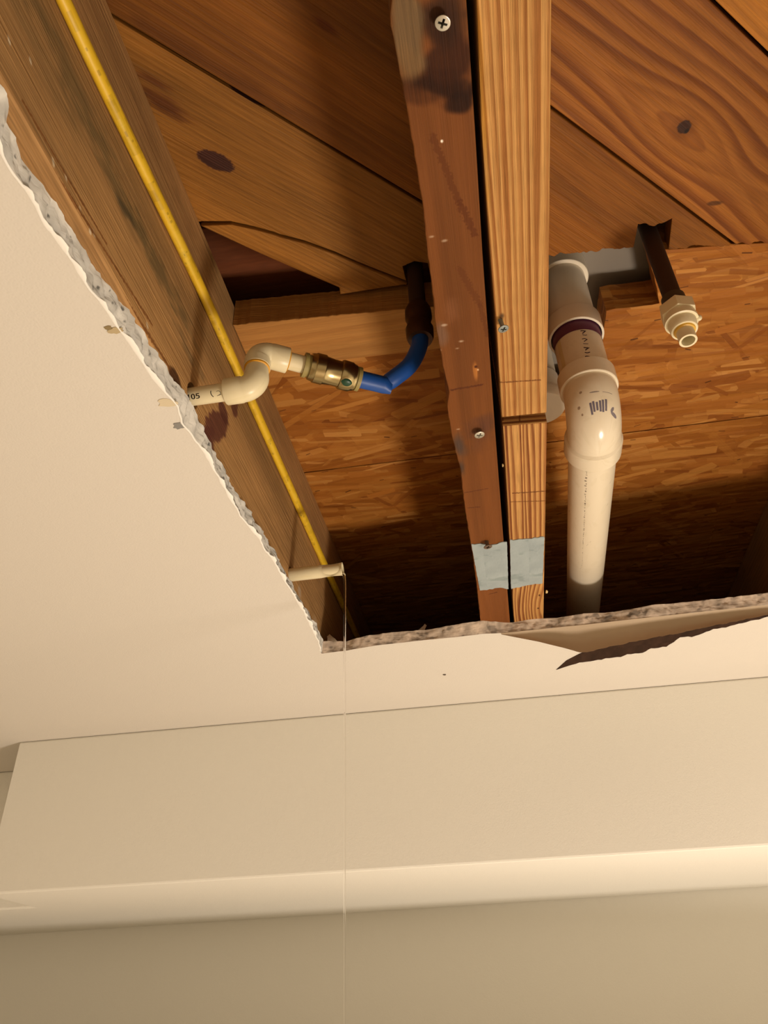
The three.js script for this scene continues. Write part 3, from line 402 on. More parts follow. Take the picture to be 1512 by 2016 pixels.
// ------------------------------------------------------------------ yellow cable along the left joist
{
  const tex = canvasTex(128, 2048, (x, w, h) => { x.fillStyle = '#e6bb2a'; x.fillRect(0, 0, w, h); const r = rng(8); for (let i = 0; i < 500; i++) { x.globalAlpha = 0.10 + 0.12 * r(); x.fillStyle = r() < 0.6 ? '#8a6a10' : '#efcf52'; x.fillRect(r() * w, r() * h, 4 + 22 * r(), 8 + 60 * r()); } x.globalAlpha = 0.3; x.fillStyle = '#6a5410'; for (let i = 0; i < 40; i++) x.fillRect(30 + 40 * r(), r() * h, 3 + 6 * r(), 3 + 7 * r()); });
  const pts = []; const N = 90; const ctrl = [[0.45, 0.556], [-0.186, 0.560], [-0.449, 0.5695], [-0.7, 0.566], [-0.979, 0.562], [-1.5, 0.556]];
  const hAt = (z) => { for (let i = 0; i < ctrl.length - 1; i++) if (z <= ctrl[i][0] && z >= ctrl[i + 1][0]) { const t = (z - ctrl[i][0]) / (ctrl[i + 1][0] - ctrl[i][0]); return mix(ctrl[i][1], ctrl[i + 1][1], t * t * (3 - 2 * t)); } return ctrl[5][1]; };
  for (let i = 0; i <= N; i++) { const z = mix(0.44, -1.49, i / N); pts.push({ p: W(-0.2253 + 0.0004 * ns(i * 0.2, 1), hAt(z), z), r: 0.0058, sx: 1, sy: 0.8, t: new THREE.Vector3(0, 0, -1) }); }
  const g = sweep(pts, 24, true, true); const uv = g.attributes.uv; for (let i = 0; i < uv.count; i++) uv.setY(i, uv.getY(i) / 0.9);
  const cb = tag(new THREE.Mesh(g, new THREE.MeshPhysicalMaterial({ map: tex, roughness: 0.45 })), 'flat yellow sheathed electrical cable running along the left joist', 'cable'); cb.name = 'electrical_cable'; cb.castShadow = cb.receiveShadow = true; scene.add(cb);
}

// ------------------------------------------------------------------ water line: cream pipe, elbows, brass coupling, blue tube, copper riser
const cpvcTex = canvasTex(512, 1024, (x, w, h) => { x.fillStyle = '#e6d9b4'; x.fillRect(0, 0, w, h); const r = rng(5); for (let i = 0; i < 160; i++) { x.globalAlpha = 0.05 + 0.06 * r(); x.fillStyle = r() < 0.5 ? '#b8a06a' : '#f6eed8'; x.beginPath(); x.ellipse(r() * w, r() * h, 6 + 40 * r(), 4 + 14 * r(), r() * 3, 0, 7); x.fill(); } });
M.cpvc = new THREE.MeshPhysicalMaterial({ map: cpvcTex, roughness: 0.38 });
const cpvcPlain = new THREE.MeshPhysicalMaterial({ map: cpvcTex, roughness: 0.34 });
M.glue = std(0xd79a22, { roughness: 0.4 }); M.brass = std(0xa8976e, { roughness: 0.26, metalness: 1 }); M.collet = std(0x9a8a52, { roughness: 0.5 }); M.blue = std(0x184d9c, { roughness: 0.42 });
M.copper = std(0x3a2416, { roughness: 0.7, metalness: 0.25 }); M.darkBrass = std(0x4a2e1a, { roughness: 0.5, metalness: 0.6 });
{
  const Y = new THREE.Vector3(0, 1, 0), X = new THREE.Vector3(1, 0, 0), Z = new THREE.Vector3(0, 0, 1);
  const g = thing('water_line', 'cream plastic pipe with two elbows joined by a brass coupling to blue tubing', 'pipe', W(-0.23, 0.461, -0.455));
  const add = (n, geo, m, par = g, lab) => { const o = mesh(n, rel(geo, g), m, par); if (lab) o.userData.label = lab; return o; };
  const eC = at(500, 768, 0.461), e1 = W(eC.x + 0.002, 0.461, -0.456), e2 = W(e1.x, 0.503, -0.456);
  // printed pipe: lettering 105 ( on the side that faces the room
  const printed = canvasTex(1024, 1024, (x, w, h) => { x.fillStyle = '#e6d9b4'; x.fillRect(0, 0, w, h); const r = rng(6); for (let i = 0; i < 120; i++) { x.globalAlpha = 0.06; x.fillStyle = r() < 0.5 ? '#b8a06a' : '#f6eed8'; x.beginPath(); x.ellipse(r() * w, r() * h, 10 + 60 * r(), 6 + 20 * r(), r() * 3, 0, 7); x.fill(); } x.globalAlpha = 1; x.fillStyle = '#2a2318'; x.textAlign = 'left'; x.textBaseline = 'middle'; });
  const pipeEnd = e1.clone().addScaledVector(X, -0.021);
  const P0 = W(-0.30, 0.461, -0.456);
  const pg = sweep(line(P0, pipeEnd, 0.00795, 12), 40, true, false);
  add('pipe', pg, M.cpvc);
  // elbow one: from the pipe (x) up
  const hubR = 0.0116, bodyR = 0.0108;
  const el1 = [{ p: e1.clone().addScaledVector(X, -0.026), r: 0.0079 }, { p: e1.clone().addScaledVector(X, -0.026), r: hubR * 0.96 }, { p: e1.clone().addScaledVector(X, -0.0253), r: hubR }, { p: e1.clone().addScaledVector(X, -0.012), r: hubR }, ...arcPts(e1.clone().addScaledVector(X, -0.011).addScaledVector(Y, 0.011), Y.clone().negate(), X, 0.011, 0, Math.PI / 2, 14).map((p) => ({ p, r: bodyR + 0.0003 })), { p: e1.clone().addScaledVector(Y, 0.018), r: 0.0104 }, { p: e1.clone().addScaledVector(Y, 0.030), r: 0.0092 }];
  add('elbow', sweep(el1, 44), cpvcPlain);
  const ringY = 0.0222; add('glue_ring', sweep([{ p: e1.clone().addScaledVector(Y, ringY - 0.0012), r: 0.0095 }, { p: e1.clone().addScaledVector(Y, ringY - 0.0006), r: 0.0112 }, { p: e1.clone().addScaledVector(Y, ringY + 0.0008), r: 0.0112 }, { p: e1.clone().addScaledVector(Y, ringY + 0.0012), r: 0.0095 }], 40), M.glue, g, 'orange solvent ring');
  // elbow two: from below, turning towards the coupling
  const kink = (() => { const v = at(763, 760, 0.5); return W(v.x, 0.5, v.z); })();
  const D = kink.clone().sub(e2).setY(-0.004).normalize();
  const el2 = [{ p: e2.clone().addScaledVector(Y, -0.0185), r: 0.0092 }, { p: e2.clone().addScaledVector(Y, -0.0185), r: hubR }, { p: e2.clone().addScaledVector(Y, -0.011), r: hubR }, ...arcPts(e2.clone().addScaledVector(Y, -0.011).addScaledVector(D, 0.011), D.clone().negate(), Y, 0.011, 0, Math.PI / 2, 14).map((p) => ({ p, r: bodyR + 0.0004 })), { p: e2.clone().addScaledVector(D, 0.013), r: hubR }, { p: e2.clone().addScaledVector(D, 0.026), r: hubR }, { p: e2.clone().addScaledVector(D, 0.0266), r: hubR * 0.97 }, { p: e2.clone().addScaledVector(D, 0.0266), r: 0.0078 }];
  add('elbow', sweep(el2, 44), cpvcPlain);
  const L0 = (d) => e2.clone().addScaledVector(D, d);
  add('glue_ring', sweep([{ p: L0(0.0262), r: 0.0085 }, { p: L0(0.0266), r: 0.0105 }, { p: L0(0.0276), r: 0.0096 }, { p: L0(0.028), r: 0.008 }], 40), M.glue, g, 'orange solvent ring');
  add('pipe_nipple', sweep(line(L0(0.02), L0(0.055), 0.00795, 6), 40), M.cpvc);
  // push fit brass coupling
  const c0 = 0.0465, cp = [[0, 0.0086], [0, 0.0120], [0.004, 0.0128], [0.005, 0.0136], [0.013, 0.0138], [0.0145, 0.0128], [0.022, 0.0120], [0.028, 0.0120], [0.0285, 0.0130], [0.0300, 0.0138], [0.0385, 0.0136], [0.040, 0.0126], [0.0425, 0.0120], [0.0425, 0.0084]];
  const cpl = add('brass_coupling', sweep(cp.map(([d, r]) => ({ p: L0(c0 + d), r })), 48), M.brass);
  const col = (d0, d1) => add('collet', sweep([{ p: L0(d0), r: 0.008 }, { p: L0(d0), r: 0.0112 }, { p: L0((d0 + d1) / 2), r: 0.0112 }, { p: L0((d0 + d1) / 2), r: 0.0100 }, { p: L0(d1), r: 0.0102 }, { p: L0(d1), r: 0.008 }], 40), M.collet, cpl);
  col(c0 - 0.0055, c0 + 0.001); col(c0 + 0.0475, c0 + 0.041);
  const dn = Y.clone().negate().addScaledVector(new THREE.Vector3(0, 0, 1), 0.35).addScaledVector(D, -0).normalize(); dn.addScaledVector(D, -dn.dot(D)).normalize();
  const clip = new THREE.SphereGeometry(1, 20, 12).scale(0.0055, 0.0026, 0.0045); clip.applyQuaternion(new THREE.Quaternion().setFromUnitVectors(X, D)); const cq = L0(c0 + 0.034).addScaledVector(dn, 0.0122); clip.translate(cq.x, cq.y, cq.z); add('release_mark', clip, std(0x16402a, { roughness: 0.4 }), cpl, 'dark green oval mark');
  // blue tube with a kink, then a bend up into the copper riser's coupling
  const pz = -0.514, top = atZ(823, 640, pz), rx = atZ(833, 690, pz);
  const riserX = atZ(822, 600, pz).x;
  const k0 = L0(c0 + 0.036), k1 = kink.clone().addScaledVector(D, -0.010), k2 = kink.clone(), k3 = kink.clone().add(new THREE.Vector3(0.009, 0.006, 0.002));
  const bt = (pts, seg) => new THREE.CatmullRomCurve3(pts).getPoints(seg);
  const A1 = bt([k0, k0.clone().lerp(k1, 0.5), k1, k2.clone().addScaledVector(D, 0.003)], 24);
  add('blue_tube', sweep(A1.map((p, i) => ({ p, r: 0.0080, sx: i > 20 ? 1 + (i - 20) * 0.01 : 1, sy: i > 20 ? 1 - (i - 20) * 0.09 : 1 })), 36, false, true), M.blue);
  const u0 = kink.clone().add(new THREE.Vector3(-0.003, 0.003, -0.001)), uTop = W(riserX, 0.566, pz);
  const A2 = bt([u0, kink.clone().add(new THREE.Vector3(0.008, 0.009, 0.001)), W(mix(kink.x, riserX, 0.66), 0.522, -0.515), W(riserX - 0.001, 0.546, pz), uTop], 40);
  add('blue_tube', sweep(A2.map((p, i) => ({ p, r: 0.0080, sx: i < 5 ? 1 + (5 - i) * 0.02 : 1, sy: i < 5 ? 1 - (5 - i) * 0.06 : 1 })), 36, true, false), M.blue);
  const R = (h) => W(riserX, h, pz);
  const up = add('brass_coupling', sweep([[0.552, 0.008], [0.552, 0.0118], [0.556, 0.0132], [0.566, 0.0136], [0.570, 0.0122], [0.574, 0.0116], [0.578, 0.0118], [0.582, 0.0132], [0.592, 0.0130], [0.598, 0.0108], [0.598, 0.008]].map(([h, r]) => ({ p: R(h), r, t: Y })), 44), M.darkBrass, g, 'brown tarnished brass coupling');
  add('copper_riser', sweep(line(R(0.59), R(0.70), 0.0083, 6), 36), M.copper, g, 'dark copper pipe passing up through the floor');
  // the lettering, a thin decal shell on the pipe's room side
  const shell = sweep(line(W(-0.2355, 0.461, -0.456), pipeEnd, 0.00798, 8), 40); const u = shell.attributes.uv, pp = shell.attributes.position;
  const txt = canvasTex(512, 256, (x, w, h) => { x.fillStyle = '#e6d9b4'; x.fillRect(0, 0, w, h); x.fillStyle = '#241d14'; x.font = 'bold 92px sans-serif'; x.textBaseline = 'middle'; x.fillText('105', 26, 128); x.strokeStyle = '#241d14'; x.lineWidth = 9; x.beginPath(); x.moveTo(300, 88); x.quadraticCurveTo(286, 128, 316, 168); x.stroke(); x.lineWidth = 7; x.globalAlpha = 0.65; x.beginPath(); x.arc(372, 128, 26, -2.2, 1.6); x.stroke(); x.beginPath(); x.moveTo(356, 160); x.lineTo(404, 150); x.stroke(); });
  const ax = W(0, 0.461, -0.456), toCam = new THREE.Vector3(0, CY, 0).sub(W(-0.215, 0.461, -0.456)); const th0 = Math.atan2(toCam.z, -toCam.y);
  for (let i = 0; i < u.count; i++) { const dy = pp.getY(i) - ax.y, dz = pp.getZ(i) - ax.z; let th = Math.atan2(dz, -dy) - th0; while (th > Math.PI) th -= 2 * Math.PI; while (th < -Math.PI) th += 2 * Math.PI; u.setXY(i, (pp.getX(i) + 0.2355) / 0.042, 0.5 + th / 2.2); }
  { // keep only the faces whose lettering window is inside 0..1
    const P = [], U = [], Nn = [], no = shell.attributes.normal; for (let i = 0; i < u.count; i += 3) { const ys = [0, 1, 2].map((k) => u.getY(i + k)); if (Math.min(...ys) < 0 || Math.max(...ys) > 1) continue; for (let k = 0; k < 3; k++) { P.push(pp.getX(i + k), pp.getY(i + k), pp.getZ(i + k)); U.push(u.getX(i + k), u.getY(i + k)); Nn.push(no.getX(i + k), no.getY(i + k), no.getZ(i + k)); } }
    const sg = new THREE.BufferGeometry(); sg.setAttribute('position', new THREE.Float32BufferAttribute(P, 3)); sg.setAttribute('normal', new THREE.Float32BufferAttribute(Nn, 3)); sg.setAttribute('uv', new THREE.Float32BufferAttribute(U, 2));
    add('lettering', sg, new THREE.MeshPhysicalMaterial({ map: txt, roughness: 0.38 }), g, 'black printed digits 105');
  }
}
// open stub further along, dripping
const stubA = W(-0.30, 0.462, -0.772), stubB = (() => { const v = at(675, 1121, 0.462); return W(v.x, 0.462, -0.771); })();
{
  const g = thing('pipe_stub', 'short cut cream pipe poking through the left joist, dripping water', 'pipe', W(-0.23, 0.462, -0.772));
  mesh('pipe', rel(sweep([...line(stubA, stubB, 0.00795, 6), { p: stubB.clone(), r: 0.0062 }, { p: stubB.clone().add(new THREE.Vector3(-0.05, 0, 0)), r: 0.0062 }], 40), g), M.cpvc, g);
}
{ // thread of water
  const p0 = stubB.clone().add(new THREE.Vector3(-0.001, -0.0062, 0.0)), st = [];
  st.push({ p: p0.clone().add(new THREE.Vector3(-0.004, 0.0006, 0)), r: 0.0010 }, { p: p0.clone().add(new THREE.Vector3(0.0005, 0.0002, 0)), r: 0.0018 }, { p: p0.clone().add(new THREE.Vector3(0.0026, -0.0016, 0)), r: 0.0019 }, { p: p0.clone().add(new THREE.Vector3(0.0032, -0.006, 0)), r: 0.0015 });
  for (let i = 1; i <= 60; i++) { const d = 0.006 + 1.2 * (i / 60) ** 1.3; st.push({ p: p0.clone().add(new THREE.Vector3(0.0032 + 0.0006 * ns(i * 0.5, 2), -d, 0)), r: (0.0015 - 0.0008 * Math.min(1, d / 0.5)) * (0.9 + 0.25 * ns(i * 0.7, 4)) }); }
  tag(mesh('water_stream', sweep(st, 14, true, true), new THREE.MeshPhysicalMaterial({ color: 0xffffff, transmission: 1, thickness: 0.002, ior: 1.33, roughness: 0.02 })), 'thin clear thread of water falling from the open pipe stub', 'water');
}

// ------------------------------------------------------------------ capped copper stub with plastic adapter
{
  const cx = 0.2035, cz = -0.5215, R = (h) => W(cx, h, cz), Y = new THREE.Vector3(0, -1, 0);
  const g = thing('supply_stub', 'dark copper pipe from the floor ending in a cream plastic adapter', 'pipe', R(0.508));
  mesh('copper_pipe', rel(sweep(line(R(0.712), R(0.555), 0.0085, 6), 36), g), M.copper, g).userData.label = 'dark tarnished copper pipe';
  mesh('copper_fitting', rel(sweep([[0.566, 0.0085], [0.566, 0.0108], [0.556, 0.0112], [0.553, 0.0090]].map(([h, r]) => ({ p: R(h), r, t: Y })), 36), g), std(0x4a4030, { roughness: 0.6, metalness: 0.4 }), g);
  const hexm = new THREE.MeshPhysicalMaterial({ map: cpvcTex, roughness: 0.4 });
  const hx = new THREE.Shape(); for (let i = 0; i < 6; i++) { const a = i / 6 * Math.PI * 2 + 0.3, r = 0.0158; i ? hx.lineTo(Math.cos(a) * r, Math.sin(a) * r) : hx.moveTo(Math.cos(a) * r, Math.sin(a) * r); } hx.closePath();
  const hg = new THREE.ExtrudeGeometry(hx, { depth: 0.011, bevelEnabled: true, bevelSize: 0.0008, bevelThickness: 0.0008, bevelSegments: 2 }); hg.rotateX(-Math.PI / 2); hg.translate(cx, CY + 0.5415, cz);
  const ad = mesh('hex_nut', rel(hg, g), hexm, g);
  mesh('adapter_collar', rel(sweep([[0.543, 0.0120], [0.543, 0.0140], [0.536, 0.0140], [0.536, 0.0150], [0.5325, 0.0150], [0.532, 0.0142], [0.532, 0.0128], [0.523, 0.0120], [0.522, 0.0114], [0.522, 0.0080]].map(([h, r]) => ({ p: R(h), r, t: Y })), 44), g), hexm, g);
  mesh('glue_ring', rel(sweep([[0.5225, 0.008], [0.522, 0.0098], [0.5205, 0.0092], [0.520, 0.0078]].map(([h, r]) => ({ p: R(h), r, t: Y })), 36), g), std(0xd9a93a, { roughness: 0.45 }), g).userData.label = 'yellow solvent ring';
  mesh('pipe_end', rel(sweep([[0.53, 0.0079], [0.509, 0.0079], [0.509, 0.0060], [0.545, 0.0060]].map(([h, r]) => ({ p: R(h), r, t: h > 0.53 ? Y : Y })), 40), g), M.cpvc, g).userData.label = 'open cut end of cream pipe';
  mesh('set_screw_lug', rel(new THREE.SphereGeometry(0.0034, 14, 10).scale(1, 1, 0.8).translate(cx + 0.0145, CY + 0.534, cz + 0.002), g), hexm, g);
}

// ------------------------------------------------------------------ white drain
const pvcTex = canvasTex(512, 512, (x, w, h) => { x.fillStyle = '#e6dbc6'; x.fillRect(0, 0, w, h); const r = rng(12); for (let i = 0; i < 120; i++) { x.globalAlpha = 0.05; x.fillStyle = r() < 0.6 ? '#b6a68c' : '#ffffff'; x.beginPath(); x.ellipse(r() * w, r() * h, 6 + 30 * r(), 4 + 20 * r(), r() * 3, 0, 7); x.fill(); } });
M.pvc = new THREE.MeshPhysicalMaterial({ map: pvcTex, roughness: 0.28 });
M.primer = std(0x5e2a48, { roughness: 0.5 });
{
  const X0 = 0.122, ZR = -0.585, HR = 0.49, R = (h) => W(X0, h, ZR), Yd = new THREE.Vector3(0, -1, 0), Z = new THREE.Vector3(0, 0, -1);
  const g = thing('drain_pipe', 'white plastic drain with couplings and an elbow running beside the pine joist', 'pipe', R(HR));
  const add = (n, geo, m, lab) => { const o = mesh(n, rel(geo, g), m, g); if (lab) o.userData.label = lab; return o; };
  const v = (a) => a.map(([h, r]) => ({ p: R(h), r, t: Yd }));
  add('coupling', sweep(v([[0.711, 0.0285], [0.6886, 0.0285], [0.688, 0.0279], [0.688, 0.0240]]), 56), M.pvc);
  const pipeMark = (draw) => canvasTex(1024, 512, (x, w, h) => { x.fillStyle = '#e2d5bc'; x.fillRect(0, 0, w, h); const r = rng(14); for (let i = 0; i < 150; i++) { x.globalAlpha = 0.05; x.fillStyle = r() < 0.6 ? '#a8946f' : '#ffffff'; x.beginPath(); x.ellipse(r() * w, r() * h, 6 + 36 * r(), 4 + 18 * r(), r() * 3, 0, 7); x.fill(); } x.globalAlpha = 1; draw(x, w, h, r); });
  add('riser_pipe', sweep(v([[0.711, 0.0242], [0.612, 0.0242]]), 48), M.pvc);
  const c2 = add('coupling', sweep(v([[0.622, 0.0242], [0.6185, 0.0282], [0.6178, 0.0285], [0.5975, 0.0285], [0.597, 0.0281], [0.597, 0.0262], [0.615, 0.0255]]), 56), M.pvc);
  add('primer_band', sweep(v([[0.612, 0.02455], [0.5835, 0.02455]]), 48), M.primer, 'purple primer stain around the pipe');
  // marked pipe between the couplings
  const mk = pipeMark((x, w, h) => { x.strokeStyle = '#2b2233'; x.lineWidth = 10; x.lineCap = 'round'; const r = rng(21); for (let k = 0; k < 8; k++) { const y0 = 60 + k * 50 + 14 * r(), q = 552 - k * 3 + 14 * r(); x.lineWidth = 6 + 6 * r(); x.beginPath(); x.moveTo(q - 12 + 10 * r(), y0); x.quadraticCurveTo(q + 20 * r(), y0 + 16 - 32 * r(), q + 34, y0 + 10 * r()); if (k % 2) x.lineTo(q + 2, y0 + 30); x.stroke(); } x.globalAlpha = 0.25; x.fillStyle = '#b59a2a'; x.fillRect(250, 100, 60, 400); });
  // uv.x starts at the pipe's front (z+), so the writing sits just right of it
  const ms = sweep(v([[0.6, 0.0242], [0.585, 0.0242], [0.57, 0.0242], [0.555, 0.0242], [0.535, 0.0242]]), 48); { const u = ms.attributes.uv, p = ms.attributes.position; for (let i = 0; i < u.count; i++) { const a = Math.atan2(p.getX(i) - X0, p.getZ(i) - ZR); u.setXY(i, 0.5 + (a + 0.1) / 4.2, (p.getY(i) - CY - 0.535) / 0.06); } }
  add('riser_pipe', ms, new THREE.MeshPhysicalMaterial({ map: mk, roughness: 0.32 }), 'pipe length with dark hand written marks');
  // elbow: down from the hub, round to the back
  const rb = 0.0262, C = W(X0, HR + 0.03, ZR - 0.03);
  const el = [...v([[0.5425, 0.0242], [0.5415, 0.0280], [0.541, 0.0285], [0.5237, 0.0285], [0.523, 0.0280], [0.523, rb]]), ...arcPts(C, Z.clone().negate(), Yd, 0.03, 0, Math.PI / 2, 18).map((p) => ({ p, r: rb })), { p: W(X0, HR, ZR - 0.031), r: rb, t: Z }, { p: W(X0, HR, ZR - 0.034), r: 0.0285, t: Z }, { p: W(X0, HR, ZR - 0.0525), r: 0.0285, t: Z }, { p: W(X0, HR, ZR - 0.0532), r: 0.0280, t: Z }, { p: W(X0, HR, ZR - 0.0532), r: 0.0240, t: Z }];
  const ge = sweep(el, 56);
  const elTex = pipeMark((x, w, h, r) => { x.fillStyle = '#3c3550'; x.globalAlpha = 0.75; [[0, 4, 56], [14, 0, 50], [30, 6, 40], [46, 0, 52], [60, -4, 58], [76, -8, 56]].forEach(([dx, dy, l]) => x.fillRect(478 + dx, 318 + dy, 11, l)); x.globalAlpha = 0.6; x.beginPath(); x.ellipse(615, 372, 26, 9, 0.2, 0, 7); x.fill(); x.beginPath(); x.ellipse(598, 352, 8, 16, 0.6, 0, 7); x.fill(); x.globalAlpha = 0.5; x.fillStyle = '#4a4048'; x.beginPath(); x.ellipse(510, 270, 22, 4, 0, 0, 7); x.fill(); x.fillRect(546, 270, 50, 3); x.fillStyle = '#5a3c28'; [[430, 360, 6], [424, 322, 8], [452, 250, 7]].forEach(([a, b, c]) => { x.beginPath(); x.ellipse(a, b, c, c, 0, 0, 7); x.fill(); }); });
  { const u = ge.attributes.uv, p = ge.attributes.position; for (let i = 0; i < u.count; i++) { const a = Math.atan2(p.getX(i) - X0, p.getZ(i) - ZR + 0.03); u.setXY(i, 0.5 + a / 4.2, (p.getY(i) - CY - 0.46) / 0.085); } }
  add('elbow', ge, new THREE.MeshPhysicalMaterial({ map: elTex, roughness: 0.2 }), 'white elbow with smudged ink marks');
  const pe = W(0.154, 0.567, -1.5), ps = W(X0, HR, ZR - 0.045);
  const dr = sweep(line(ps, pe, 0.0242, 40), 48);
  const drTex = pipeMark((x, w, h, r) => { x.fillStyle = '#4a3c30'; for (let k = 0; k < 60; k++) { x.globalAlpha = 0.25 + 0.4 * r(); const q = k * 16 + 6 * r(); x.fillRect(q, 246 + 4 * r(), 3 + 9 * r(), 2 + 12 * r()); if (r() < 0.5) x.fillRect(q, 250, 10, 2.5); } x.globalAlpha = 0.35; for (let k = 0; k < 26; k++) { x.save(); x.translate(r() * w, r() * h); x.rotate(r() * 3); x.fillStyle = '#6a5a44'; x.fillRect(0, 0, 6 + 22 * r(), 1.5 + 2.5 * r()); x.restore(); } });
  { const u = dr.attributes.uv, p = dr.attributes.position; for (let i = 0; i < u.count; i++) { const a = Math.atan2(p.getX(i) - X0, -(p.getY(i) - CY - HR)); u.setXY(i, -(p.getZ(i) + 0.63) / 0.34, 0.5 + (a + 0.45) / 4.4); } }
  add('drain_run', dr, new THREE.MeshPhysicalMaterial({ map: drTex, roughness: 0.3 }), 'long white drain pipe with faint black print');
  add('primer_band', sweep(line(W(X0 + 0.0002, HR, ZR - 0.052), W(X0 + 0.0002, HR, ZR - 0.0546), 0.02435, 2), 48), std(0x3e3a86, { roughness: 0.5 }), 'blue violet primer line');
}
{ // second riser standing behind
  const R = (h) => W(0.088, h, -0.70), Yd = new THREE.Vector3(0, -1, 0), g = thing('vent_pipe', 'white plastic fitting half hidden between the pine joist and the drain', 'pipe', R(0.585));
  const v = (a) => a.map(([h, r]) => ({ p: R(h), r, t: Yd }));
  mesh('riser_pipe', rel(sweep(v([[0.711, 0.0242], [0.650, 0.0242]]), 44), g), M.pvc, g);
  mesh('primer_band', rel(sweep(v([[0.6535, 0.0244], [0.6505, 0.0262]]), 44), g), M.primer, g);
  mesh('fitting', rel(sweep(v([[0.651, 0.0242], [0.651, 0.0258], [0.624, 0.0262], [0.622, 0.0278], [0.609, 0.0282], [0.607, 0.0270]]), 44, false, true), g), M.pvc, g);
}

// ------------------------------------------------------------------ tape, screws, chips
const tapeTex = dataTex(256, 256, (u, v) => { const n = fbm(u * 3, v * 8, 7, 3), d = ss(0.64, 0.8, fbm(u * 3, v * 9, 19, 3)) * 0.22; return [142 + 20 * n - 90 * d, 154 + 20 * n - 80 * d, 158 + 18 * n - 86 * d]; });
M.tape = new THREE.MeshPhysicalMaterial({ map: tapeTex, roughness: 0.42, bumpMap: bumpRough, bumpScale: 0.0002, clearcoat: 0.2, clearcoatRoughness: 0.3 });
[[[[928, 1072], [948, 1070], [965, 1074], [985, 1069], [998, 1066], [1001, 1160], [985, 1156], [960, 1161], [945, 1163]], 'grey blue tape strip stuck under the stained joist'], [[[1004, 1063], [1030, 1062], [1052, 1059], [1072, 1057], [1068, 1149], [1045, 1150], [1020, 1156], [1006, 1159]], 'grey blue tape strip stuck under the pine joist']].forEach(([pl, label], k) => {
  const base = pl.map(([x, y]) => xz(at(x, y, H1 - 0.0006))), rr = rng(30 + k), poly = resample([...base, base[0]], 90).slice(0, -1).map(([x, z]) => [x + (rr() - 0.5) * 0.0004, z + (rr() - 0.5) * 0.0022]);
  const g = frameUV(boardGeo(poly, H1 - 0.0009, H1 - 0.00005, 0), 1, 0, { a0: 0, La: 0.05, b0: 0, Lb: 0.12 });
  tag(mesh('tape_strip', g, M.tape), label, 'tape', 'tape strips under the joists');
});
M.zinc = std(0xc9c6bc, { roughness: 0.3, metalness: 1 }); M.rust = std(0x6a5646, { roughness: 0.7, metalness: 0.3 });
function screw(px, py, len, r, lean, label, mat = M.zinc) {
  const v = at(px, py, H1), g = thing('screw', label, 'screw', W(v.x, H1, v.z), 'screws left in the joists');
  const prof = [[0.0001, 0.006], [r * 0.42, 0.006], [r * 0.42, -len + 0.0028], [r, -len + 0.0006], [r, -len], [r * 0.9, -len - 0.0002]].map(([x, y]) => new THREE.Vector2(x, y));
  const body = new Brush(new THREE.LatheGeometry([...prof, new THREE.Vector2(0.00001, -len - 0.0004)], 28)); body.updateMatrixWorld();
  const ev = new Evaluator(); ev.useGroups = false; let res = body;
  for (const a of [0.4, 0.4 + Math.PI / 2]) { const c = new Brush(new THREE.BoxGeometry(r * 1.2, 0.0016, r * 0.3).rotateY(a).translate(0, -len, 0)); c.updateMatrixWorld(); res = ev.evaluate(res, c, SUBTRACTION); }
  const geo = res.geometry; const o = mesh('shank_and_head', geo, mat, g); g.rotation.set(lean[0], 0, lean[1]); return g;
}
screw(872, 33, 0.006, 0.0042, [0.1, -0.1], 'shiny screw in the dark burn mark of the stained joist');
screw(985, 630, 0.009, 0.0040, [0.15, 0.15], 'grey screw sticking out of the pale pine joist', std(0x8e9492, { roughness: 0.45, metalness: 0.7 }));
screw(942, 848, 0.005, 0.0046, [0.05, 0.1], 'bright screw in the smudged middle of the stained joist');
screw(958, 1066, 0.007, 0.0046, [0.1, 0.1], 'rusty screw at the top edge of the tape on the stained joist', M.rust);
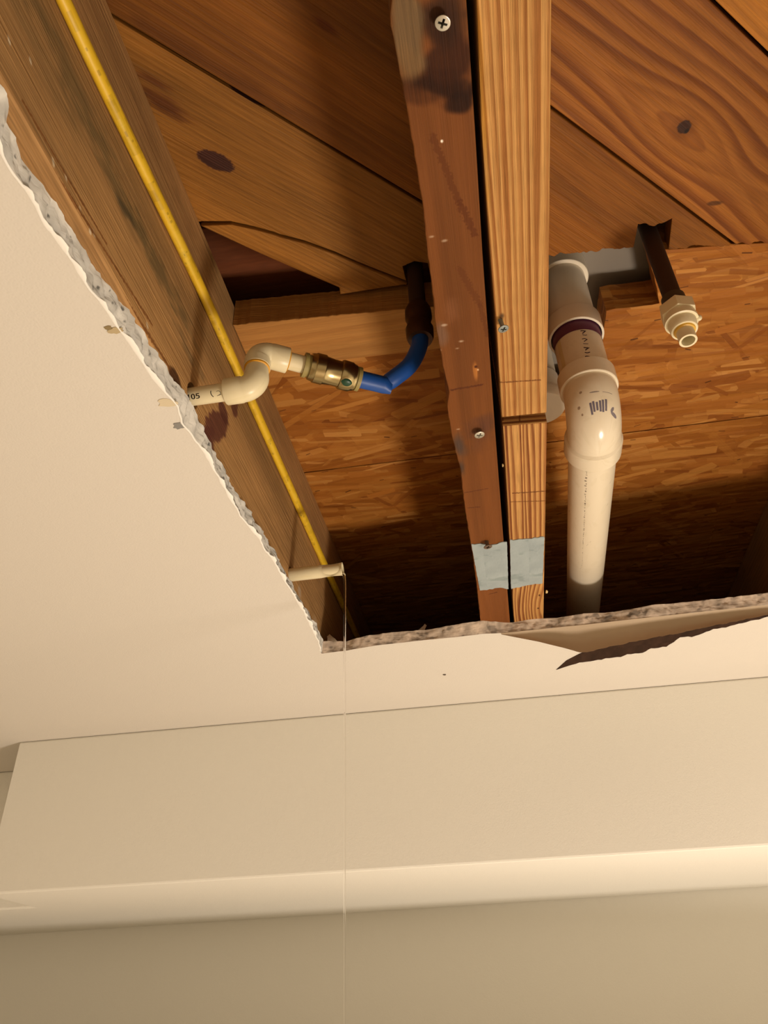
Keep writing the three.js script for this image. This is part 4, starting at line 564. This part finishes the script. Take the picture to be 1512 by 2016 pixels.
[[990, 916, 0.0013, 'pale splinter chip in the gap between the two middle joists'], [1076, 1165, 0.0022, 'yellow wood chip on the side of the taped pine joist']].forEach(([px, py, r, l]) => { const v = at(px, py, H1 + 0.004), g = new THREE.IcosahedronGeometry(r, 1); const p = g.attributes.position; for (let i = 0; i < p.count; i++) { const k = 0.7 + 0.6 * ns(p.getX(i) * 900, p.getY(i) * 900 + p.getZ(i) * 700, 3); p.setXYZ(i, p.getX(i) * k * 0.7, p.getY(i) * k, p.getZ(i) * k * 1.4); } g.computeVertexNormals(); g.translate(v.x, CY + v.y, v.z); tag(mesh('wood_chip', g, std(0xe0c48a, { roughness: 0.8 })), l, 'wood chip'); });

// ------------------------------------------------------------------ added unseen cabinet shape below the frame, put in to shade the back wall
{
  const g = thing('light_blocker', 'added light blocker shaped as a cream wall cabinet with four doors', 'cabinet', W(0, -0.75, -1.45)), m = std(0xe6e0d2, { roughness: 0.6 });
  const x0 = -1.35, x1 = 1.2, zf = -1.30, ht = -0.08;
  mesh('body', rel(boardGeo([[x0, zf], [x1, zf], [x1, zBack(x1)], [x0, zBack(x0)]], -0.75, ht, 0.002), g), m, g);
  for (let i = 0; i < 4; i++) { const a = mix(x0, x1, i / 4) + 0.003, b = mix(x0, x1, (i + 1) / 4) - 0.003, d = mesh('door', rel(boardGeo([[a, zf + 0.02], [b, zf + 0.02], [b, zf + 0.001], [a, zf + 0.001]], -0.745, ht - 0.006, 0.002), g), m, g); mesh('knob', rel(new THREE.SphereGeometry(0.012, 16, 12).translate(i % 2 ? a + 0.04 : b - 0.04, CY - 0.68, zf + 0.03), g), std(0x6b5a44, { roughness: 0.4, metalness: 0.8 }), d); }
}

// ------------------------------------------------------------------ the lamp itself (below the frame)
{
  const g = thing('floor_lamp', 'floor lamp with a glowing white globe on a thin metal pole', 'lamp', new THREE.Vector3(LAMP.x, 0, LAMP.z));
  const metal = std(0x3a3734, { roughness: 0.4, metalness: 0.8 });
  mesh('base', new THREE.LatheGeometry([[0, 0], [0.14, 0], [0.14, 0.012], [0.13, 0.02], [0.02, 0.03], [0, 0.03]].map(([x, y]) => new THREE.Vector2(x, y)), 48), metal, g);
  mesh('pole', new THREE.CylinderGeometry(0.011, 0.011, LAMP.y - LAMP_R - 0.03, 20).translate(0, 0.03 + (LAMP.y - LAMP_R - 0.03) / 2, 0), metal, g);
  mesh('globe', new THREE.SphereGeometry(LAMP_R, 48, 32).translate(0, LAMP.y, 0), new THREE.MeshStandardMaterial({ color: 0xffffff, emissive: new THREE.Color().setRGB(1.0, 0.872, 0.742), emissiveIntensity: 4, roughness: 0.4 }), g);
}
renderer.render(scene, camera);
